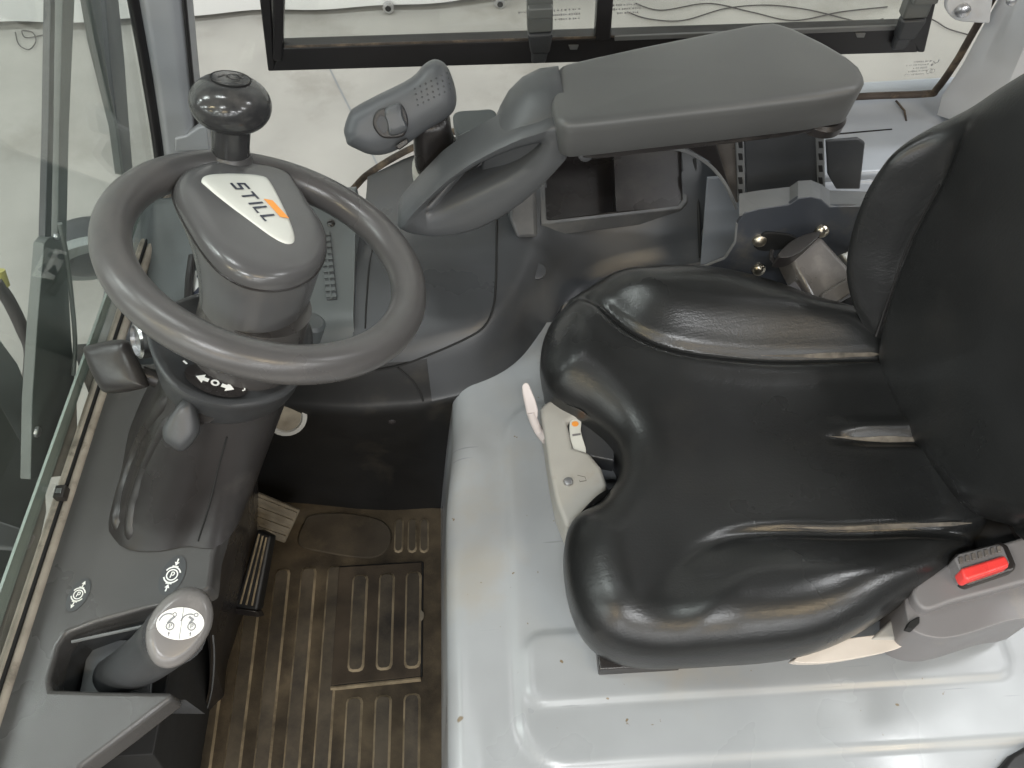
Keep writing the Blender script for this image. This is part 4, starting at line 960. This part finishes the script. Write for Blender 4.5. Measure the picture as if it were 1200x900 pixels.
for i in range(7):
    for j in range(4):
        x, y = 486 + i * 6.3 + j * 1.2, 116 - i * 3.1 + j * 6.4 - 12
        P = hit(hdj, x, y)
        if P is not None: lathe('grip_dot', P, unit(CAM - P), [(.0012, -.003), (.0012, .0004), (.0005, .0008)], 'charcoal', js, seg=8)

# ================================================================== SEAT
se = thing('driver_seat', 'black vinyl driver seat with worn creases facing the steering wheel', 'seat', (.3, .48, HZ0))
ZO = .435
OUTL = [at(x, y, Z=ZO)[:2] for x, y in [(760, 331), (715, 336), (676, 350), (648, 372), (635, 400), (634, 430), (648, 458), (690, 482), (722, 512), (727, 548), (706, 582), (672, 604), (661, 640), (666, 690), (682, 730), (712, 758), (760, 771), (820, 775), (900, 771), (960, 760), (1010, 738), (1060, 705), (1120, 665)]]
OUTL += [V3(.51, .36), V3(.54, .42), V3(.54, .56)] + [at(x, y, Z=ZO)[:2] for x, y in [(1040, 402), (1000, 380), (950, 366), (900, 348), (850, 335), (805, 330)]]
OUTL = resample(spline(OUTL, 260, True), 240)
CF = np.array([at(x, y, Z=.485)[:2] for x, y in [(692, 338), (718, 360), (745, 379), (775, 392), (805, 399), (850, 404), (920, 408), (1045, 408), (1100, 408)]])
CN = np.array([at(x, y, Z=.485)[:2] for x, y in [(745, 745), (765, 700), (795, 660), (830, 632), (870, 617), (930, 612), (1000, 614), (1090, 612), (1160, 610), (1220, 606)]])
CR = np.array([at(x, y, Z=.478)[:2] for x, y in [(978, 503), (1040, 506), (1105, 509)]])
CF, CN = spline(CF, 40), spline(CN, 40)
def seat_top(q):
    x, y = q[:, 0], q[:, 1]
    z = np.full(len(q), .472)
    z -= .018 * np.exp(-(((x - .30) / .16) ** 2 + ((y - .48) / .13) ** 2))
    z += .010 * sstep(.16, .05, x)
    d, s, p = polydist(q, CF, False); sd = d * s                          # far bolster lies on the left of the line
    fade = sstep(.02, .14, x)
    far = np.where(y > np.interp(x, CF[:, 0], CF[:, 1]), d, -d)
    z += .030 * sstep(-.004, .07, far) * (.35 + .65 * fade) - .009 * np.exp(-(far / .007) ** 2) * (.4 + .6 * fade)
    z += .004 * np.exp(-((far + .018) / .014) ** 2)
    d2, s2, p2 = polydist(q, CN, False)
    yi = np.interp(x, CN[:, 0], CN[:, 1]); near = np.where((y < yi) & (x > CN[0, 0]), d2, -d2)
    f2 = sstep(.13, .30, x)
    z += .026 * sstep(-.012, .06, near) * (.3 + .7 * sstep(.10, .22, x)) - .010 * np.exp(-((near - .001) / .008) ** 2) * f2
    d3, _, _ = polydist(q, CR, False); kr = sstep(CR[0, 0] - .012, CR[0, 0] + .05, x); z -= .009 * np.exp(-(d3 / .008) ** 2) * kr
    z += .005 * np.exp(-((d3 - .016) / .012) ** 2) * sstep(.48, .50, y) * kr
    return z
def seat_edge(q):
    x, y = q[:, 0], q[:, 1]
    fr = sstep(.15, .04, x)
    notch = np.exp(-((y - .52) / .09) ** 2) * fr
    return .058 + .03 * fr + .02 * notch, .050 + .012 * fr + .0 * notch
cu = cushion('cushion', OUTL, [(.17, .50), (.44, .47)], seat_top, seat_edge, [(.075, .16), (.072, .08), (.055, .025), (.028, .002), (.012, -.004)], lambda a, b, c: (a, b, c), 'seat', se, n=280, rings=90)
def seam_strip(name, line, w, dy, par):
    L_ = resample(line, 60, False); V = []
    for i, (x, y) in enumerate(L_):
        t = i / 59; ww = w * (.10 + .9 * sstep(0, .5, t)) * (.1 + .9 * sstep(1, .88, t)) * (.85 + .15 * math.sin(i * .23))
        a = seat_top(np.array([[x, y + dy - ww], [x, y + dy + ww]]))
        V += [(x, y + dy - ww, a[0] + .0007), (x, y + dy + ww, a[1] + .0007)]
    obj(name, V, [(2 * i, 2 * i + 1, 2 * i + 3, 2 * i + 2) for i in range(59)], 'crease', par)
seam_strip('crease_wear', CF[(CF[:, 0] > .30) & (CF[:, 0] < .46)], .0022, .005, cu)
seam_strip('crease_wear', CN[(CN[:, 0] > .27) & (CN[:, 0] < .50)], .0024, .006, cu)
seam_strip('crease_wear', CR, .003, .003, cu)
# backrest
BT, BYAW = math.radians(12), math.radians(8); BP = V3(.462, .482, .478)
fwh = V3(-math.cos(BYAW), -math.sin(BYAW), 0)
bU = V3(-math.sin(BYAW), math.cos(BYAW), 0); bV = -fwh * math.sin(BT) + V3(0, 0, math.cos(BT)); bW = fwh * math.cos(BT) + V3(0, 0, math.sin(BT))
half = [(.0, -.045), (.09, -.045), (.125, -.025), (.172, .02), (.213, .07), (.240, .13), (.246, .18), (.238, .24), (.208, .32), (.170, .40), (.10, .465), (.0, .48)]
BO2 = [(u, v_) for u, v_ in half] + [(-u * (.92 if v_ < .15 else .97), v_ + (.015 if v_ < .1 else 0)) for u, v_ in half[-2:0:-1]]
BO2 = resample(spline(BO2, 240, True), 240)
BC = spline([(.110, -.06), (.128, .0), (.153, .06), (.173, .11), (.186, .16), (.193, .20), (.198, .25), (.20, .31)], 40)
def back_top(q):
    u, v_ = np.abs(q[:, 0]), q[:, 1]
    z = .012 * np.exp(-((v_ - .16) / .12) ** 2) * np.exp(-(q[:, 0] / .12) ** 2) + .0
    cu_ = np.interp(v_, BC[:, 1], BC[:, 0]); d, _, _ = polydist(np.c_[u, v_], BC, False); s = np.where(u > cu_, d, -d)
    k = sstep(.29, .19, v_)
    z += (.058 * sstep(-.004, .042, s) * k) - .010 * np.exp(-(s / .006) ** 2) * k
    z += .02 * (1 - k) * sstep(.1, .24, u)
    z -= .03 * sstep(.30, .48, v_)
    return z
def back_edge(q): return np.full(len(q), .05), np.full(len(q), .048)
def bmap(u, v_, w): return BP + bU * u + bV * v_ + bW * w
bk = cushion('backrest', BO2, [(0, .10), (0, .34)], back_top, back_edge, [(.07, .2), (.065, .08), (.05, .02), (.02, -.002)], bmap, 'seat', se, n=260, rings=80)
Lp = np.array([p for p in BC if .0 < p[1] < .2])
tube('seam_piping', [bmap(uu + .002, v_, back_top(np.array([[uu + .002, v_]]))[0] + .0002) for uu, v_ in Lp], .0012, 'seatside', bk, n=6)
# seat pan, rails
abox('seat_pan', .13, .52, .30, .66, .352, .40, 'void', se, .01)
for yy in (.259, .640): abox('slide_rail', .078, .17, yy + .004, yy + .034, .343, .366, 'dark', se, .002)
slab('back_shell', [bmap(u_, v_, -.075) for u_, v_ in [(-.15, -.08), (.15, -.08), (.19, .10), (.17, .34), (.08, .43), (-.08, .43), (-.17, .34), (-.19, .10)]], -bW * .03, 'dark', se, .01)
slab('dark_filler', [at(x, y, Z=.435) for x, y in [(1080, 642), (1140, 600), (1235, 580), (1235, 650), (1150, 656)]], (0, 0, -.06), 'void', se, .003)  # near-black filler added over the bright gap above the buckle
# weight adjuster bracket at the front notch
ab = thing('weight_adjuster', 'beige plastic adjuster with little orange gauge in front of the seat', 'adjuster', at(670, 540, Z=.36))
AZ2 = .405
OA = [(637, 500), (632, 478), (642, 469), (662, 467), (684, 472), (710, 480), (712, 488), (690, 490), (672, 490), (664, 494), (668, 510), (671, 524), (690, 530), (705, 548), (712, 570), (700, 600), (664, 618), (652, 588), (644, 550)]
slab('bracket', [at(x, y, Z=AZ2) for x, y in OA], (0, 0, -.066), 'beige', ab, .005, seg=4)
slab('gauge_body', [at(x, y, Z=AZ2 - .008) for x, y in [(660, 486), (720, 484), (720, 540), (690, 534), (668, 528)]], (0, 0, -.03), 'charcoal', ab, .002)
gw_ = slab('gauge_window', spline([at(x, y, Z=AZ2 - .004) for x, y in [(668, 493), (675, 491), (681, 494), (681, 506), (687, 528), (682, 532), (674, 529), (668, 512)]], 36, True), (0, 0, -.01), 'badge', ab, .001)
dd = Decal(at(674, 497, Z=AZ2 - .0038), (.004, 0, 0), (0, .004, 0), .0006); dd.disc(0, 0, 1.1, .9); dd.build('gauge_pointer', 'orange', gw_)
dd = Decal(at(676, 510, Z=AZ2 - .0038), (.004, 0, 0), (0, .004, 0), .0006); dd.poly([(-1.4, -.4), (1.2, -.1), (1.2, .6), (-1.4, .4)]); dd.build('gauge_band', 'sidegrey', gw_)
screw('rivet', at(666, 565, Z=AZ2), (0, 0, 1), .006, 'steel', ab, .004)
dd = Decal(at(682, 562, Z=AZ2), (.001, 0, 0), (0, .001, 0), .0006); dd.stroke([(-5, 6), (4, 3), (5, -2), (-3, -3), (-3, -1)], .7); dd.build('embossed_mark', 'retract', ab)
ll = thing('adjuster_lever', 'small pale pinkish lever standing beside the beige adjuster', 'lever', at(630, 500, Z=.37))
tube('lever_rod', spline([at(x, y, Z=z) for x, y, z in [(640, 516, .385), (632, 506, .385), (626, 494, .40), (622, 482, .415)]], 16), .0058, 'pinkish', ll, n=14)
lL = [at(x, y, Z=z) for x, y, z in [(611, 452, .445), (614, 447, .448), (620, 448, .446), (628, 468, .43), (631, 480, .42), (626, 485, .415), (618, 484, .416)]]
slab('lever_grip', lL, (0, -.004, -.012), 'pinkish', ll, .003)
# near side trim with buckle
st_ = thing('seat_side_trim', 'grey plastic seat side cover below the belt buckle', 'trim', at(1120, 720, Z=.36))
SO = [(1062, 694), (1085, 678), (1118, 660), (1150, 648), (1210, 632), (1230, 640), (1230, 712), (1180, 728), (1130, 744), (1100, 748), (1072, 740), (1064, 726)]
slab('side_cover', spline([at(x, y, Z=.447) for x, y in SO], 48, True), (0, 0, -.085), 'sidegrey', st_, .012, seg=4)
slab('cover_upper', spline([at(x, y, Z=.462) for x, y in [(1070, 690), (1098, 668), (1140, 648), (1215, 626), (1230, 640), (1226, 672), (1180, 688), (1120, 704), (1084, 714)]], 40, True), (0, 0, -.03), 'sidegrey', st_, .012, seg=4)
for x, y in [(1066, 728)]: slab('slot', [at(x + a, y + b, Z=.450) for a, b in [(-4, 8), (0, 0), (12, -6), (12, 2), (4, 10)]], (0, 0, -.01), 'void', st_, .001)
slab('lever_tab', spline([at(x, y, Z=.395) for x, y in [(1094, 750), (1108, 744), (1120, 746), (1122, 750), (1108, 756)]], 20, True), (0, 0, -.02), 'sidegrey', st_, .003)
slab('lever_tab', spline([at(x, y, Z=.395) for x, y in [(1157, 734), (1172, 728), (1190, 726), (1192, 732), (1180, 738)]], 20, True), (0, 0, -.02), 'retract', st_, .003)
bu = thing('belt_buckle', 'black seat belt buckle with red release button on the seat side', 'buckle', at(1152, 662, Z=.45))
bq = [at(x, y, Z=.474) for x, y in [(1117, 654), (1122, 648), (1172, 634), (1182, 638), (1192, 662), (1190, 668), (1136, 686), (1128, 684)]]
slab('socket', bq, (0, 0, -.04), 'dark', bu, .004)
iq = [at(x, y, Z=.482) for x, y in [(1119, 654), (1124, 649), (1170, 637), (1176, 640), (1184, 660), (1132, 679), (1128, 676)]]
slab('housing', iq, (0, 0, -.03), 'sidegrey', bu, .003)
rq = [at(x, y, Z=.487) for x, y in [(1126, 666), (1178, 650), (1184, 660), (1182, 664), (1134, 680), (1130, 676)]]
slab('release_button', rq, (0, 0, -.02), 'red', bu, .003)
for k in range(7):
    x, y = 1126 + k * 7.4, 656 - k * 2.2
    slab('slot_rib', [at(x + a, y + b, Z=.4845) for a, b in [(-2.2, -3), (2.2, -4.2), (3.6, 3), (-.8, 4.2)]], (0, 0, -.01), 'retract', bu, .0006)
wlv = thing('height_lever', 'off-white curved blade lever under the near seat edge', 'lever', at(1000, 765, Z=.4))
LO = spline([at(x, y, Z=.40) for x, y in [(931, 775), (950, 762), (990, 749), (1040, 743), (1062, 744), (1066, 750), (1052, 760), (1020, 768), (970, 776)]], 48, True)
slab('blade', LO, (0, .004, -.022), 'offwhite', wlv, .004, seg=4)
slab('lever_root', [at(x, y, Z=.402) for x, y in [(1018, 750), (1044, 726), (1064, 712), (1076, 722), (1056, 750)]], (0, 0, -.02), 'beige', wlv, .004)

# ================================================================== BELT SIDE BRACKET AND ARMREST COLUMN
YB = .79
sb = thing('seat_bracket', 'blue-black steel plate with three brass-coloured bolts beside the seat', 'bracket', (.40, YB, .42))
BK = [(1030, 243), (990, 242), (972, 243), (962, 234), (950, 231), (935, 233), (925, 240), (890, 245), (872, 250), (864, 262), (862, 284), (850, 303), (825, 313), (795, 319), (795, 345), (1030, 380)]
slab('plate', [at(x, y, Y=YB) for x, y in BK], (0, .006, 0), 'bracket', sb, .001)
tube('plate_edge', resample([at(x, y - 1, Y=YB + .002) for x, y in BK[9:14]], 30, False), .0022, 'bracketedge', sb, n=8)
F1 = [at(x, y, Y=YB + .001) for x, y in [(1030, 242), (972, 243), (962, 234), (950, 231), (935, 233), (925, 240), (890, 245), (866, 252)]]
F2 = [at(x, y, Y=YB + .035) for x, y in [(1030, 226), (972, 224), (962, 217), (950, 212), (935, 213), (925, 220), (890, 224), (866, 228)]]
fo = obj('top_flange', [p for a, b in zip(F1, F2) for p in (a + V3(0, 0, .0015), b + V3(0, 0, .0015))], grid_faces(8, 2), 'bracketedge', sb, smooth=False)
sd = fo.modifiers.new('t', 'SOLIDIFY'); sd.thickness = .004; sd.offset = -1
for x, y in [(963, 270), (890, 281), (889, 315)]: lathe('bolt', at(x, y, Y=YB - .001), (0, -1, .25), [(.0098, -.002), (.0098, .0015), (.0085, .005), (.005, .0072), (.001, .008)], 'zinc', sb, seg=20, ang=60)
lathe('hole', at(1003, 281, Y=YB - .0006), (0, -1, 0), [(.005, 0), (.0048, .0006)], 'badge', sb, seg=16)
slab('tongue_plate', spline([at(x, y, Y=YB - .004) for x, y in [(893, 276), (902, 273), (930, 277), (932, 288), (900, 295), (884, 290)]], 30, True), (0, .004, 0), 'void', sb, .002)
rt_ = thing('belt_retractor', 'brown-grey belt retractor box tilted between seat and steel plate', 'retractor', at(960, 330, Z=.45))
def rz(x, y, z): return at(x, y, Z=z)
top4 = [rz(925, 300, .487), rz(962, 276, .500), rz(1012, 332, .470), rz(958, 366, .452)]
slab('case', top4, V3(0, .03, -.05), 'retract', rt_, .006, seg=3)
slab('end_cap', [rz(963, 344, .472), rz(1000, 321, .484), rz(1013, 334, .478), rz(962, 367, .462)], V3(0, .03, -.05), 'retract', rt_, .003)
slab('case_label', [rz(915, 340, .452), rz(942, 322, .458), rz(966, 357, .452), rz(950, 366, .448)], V3(0, .02, -.04), 'sidegrey', rt_, .002)
slab('belt_guide', spline([rz(x, y, .512) for x, y in [(912, 300), (925, 284), (945, 274), (962, 272), (952, 284), (930, 300)]], 30, True), V3(0, .01, -.03), 'dark', rt_, .004)
tube('guide_loop', spline([rz(x, y, .490) for x, y in [(905, 294), (904, 302), (912, 308), (922, 304)]], 16), .003, 'dark', rt_, n=8)
slab('white_catch', [rz(985, 298, .47), rz(1012, 288, .47), rz(1020, 320, .46), rz(1004, 322, .46)], V3(0, .02, -.03), 'badge', rt_, .004)
ac = thing('armrest_column', 'grey upright armrest column with slotted steel strips', 'column', at(915, 235, Y=.86))
YC = .87
def col(name, pts, mt, dy=0, th=.02, par=ac): return slab(name, [at(x, y, Y=YC + dy) for x, y in pts], (0, th, 0), mt, par, .002)
col('column_face', [(872, 158), (964, 152), (966, 232), (876, 236)], 'side')
for nm, x in (('slotted_strip', 866), ('slotted_strip', 960)):
    e = col(nm, [(x - 4, 160), (x + 6, 159), (x + 8, 236), (x - 1, 237)], 'bracketedge', -.004, .006)
    for k in range(5): col('slot', [(x - 1, 166 + k * 14), (x + 4, 166 + k * 14), (x + 5, 174 + k * 14), (x, 174 + k * 14)], 'void', -.0048, .002, e)
col('guard_plate', [(968, 166), (1006, 163), (1014, 168), (1008, 222), (980, 222), (970, 205)], 'charcoal', .002, .006)
col('gas_spring', [(834, 160), (862, 158), (866, 238), (862, 238), (838, 196)], 'retract', .006, .02)
col('cable_guard', [(792, 166), (836, 158), (860, 236), (832, 190)], 'dark', -.01, .01)
tube('guard_edge', spline([at(x, y, Y=YC - .012) for x, y in [(780, 172), (806, 178), (832, 194), (850, 216), (863, 244)]], 30), .0024, 'bracketedge', ac, n=8)
tb_ = thing('seat_belt', 'black belt webbing folded behind the retractor', 'belt', at(990, 360, Z=.42))
slab('webbing', [rz(962, 366, .445), rz(1012, 338, .455), rz(1020, 372, .44), rz(985, 378, .435)], (0, 0, -.01), 'void', tb_, .003)
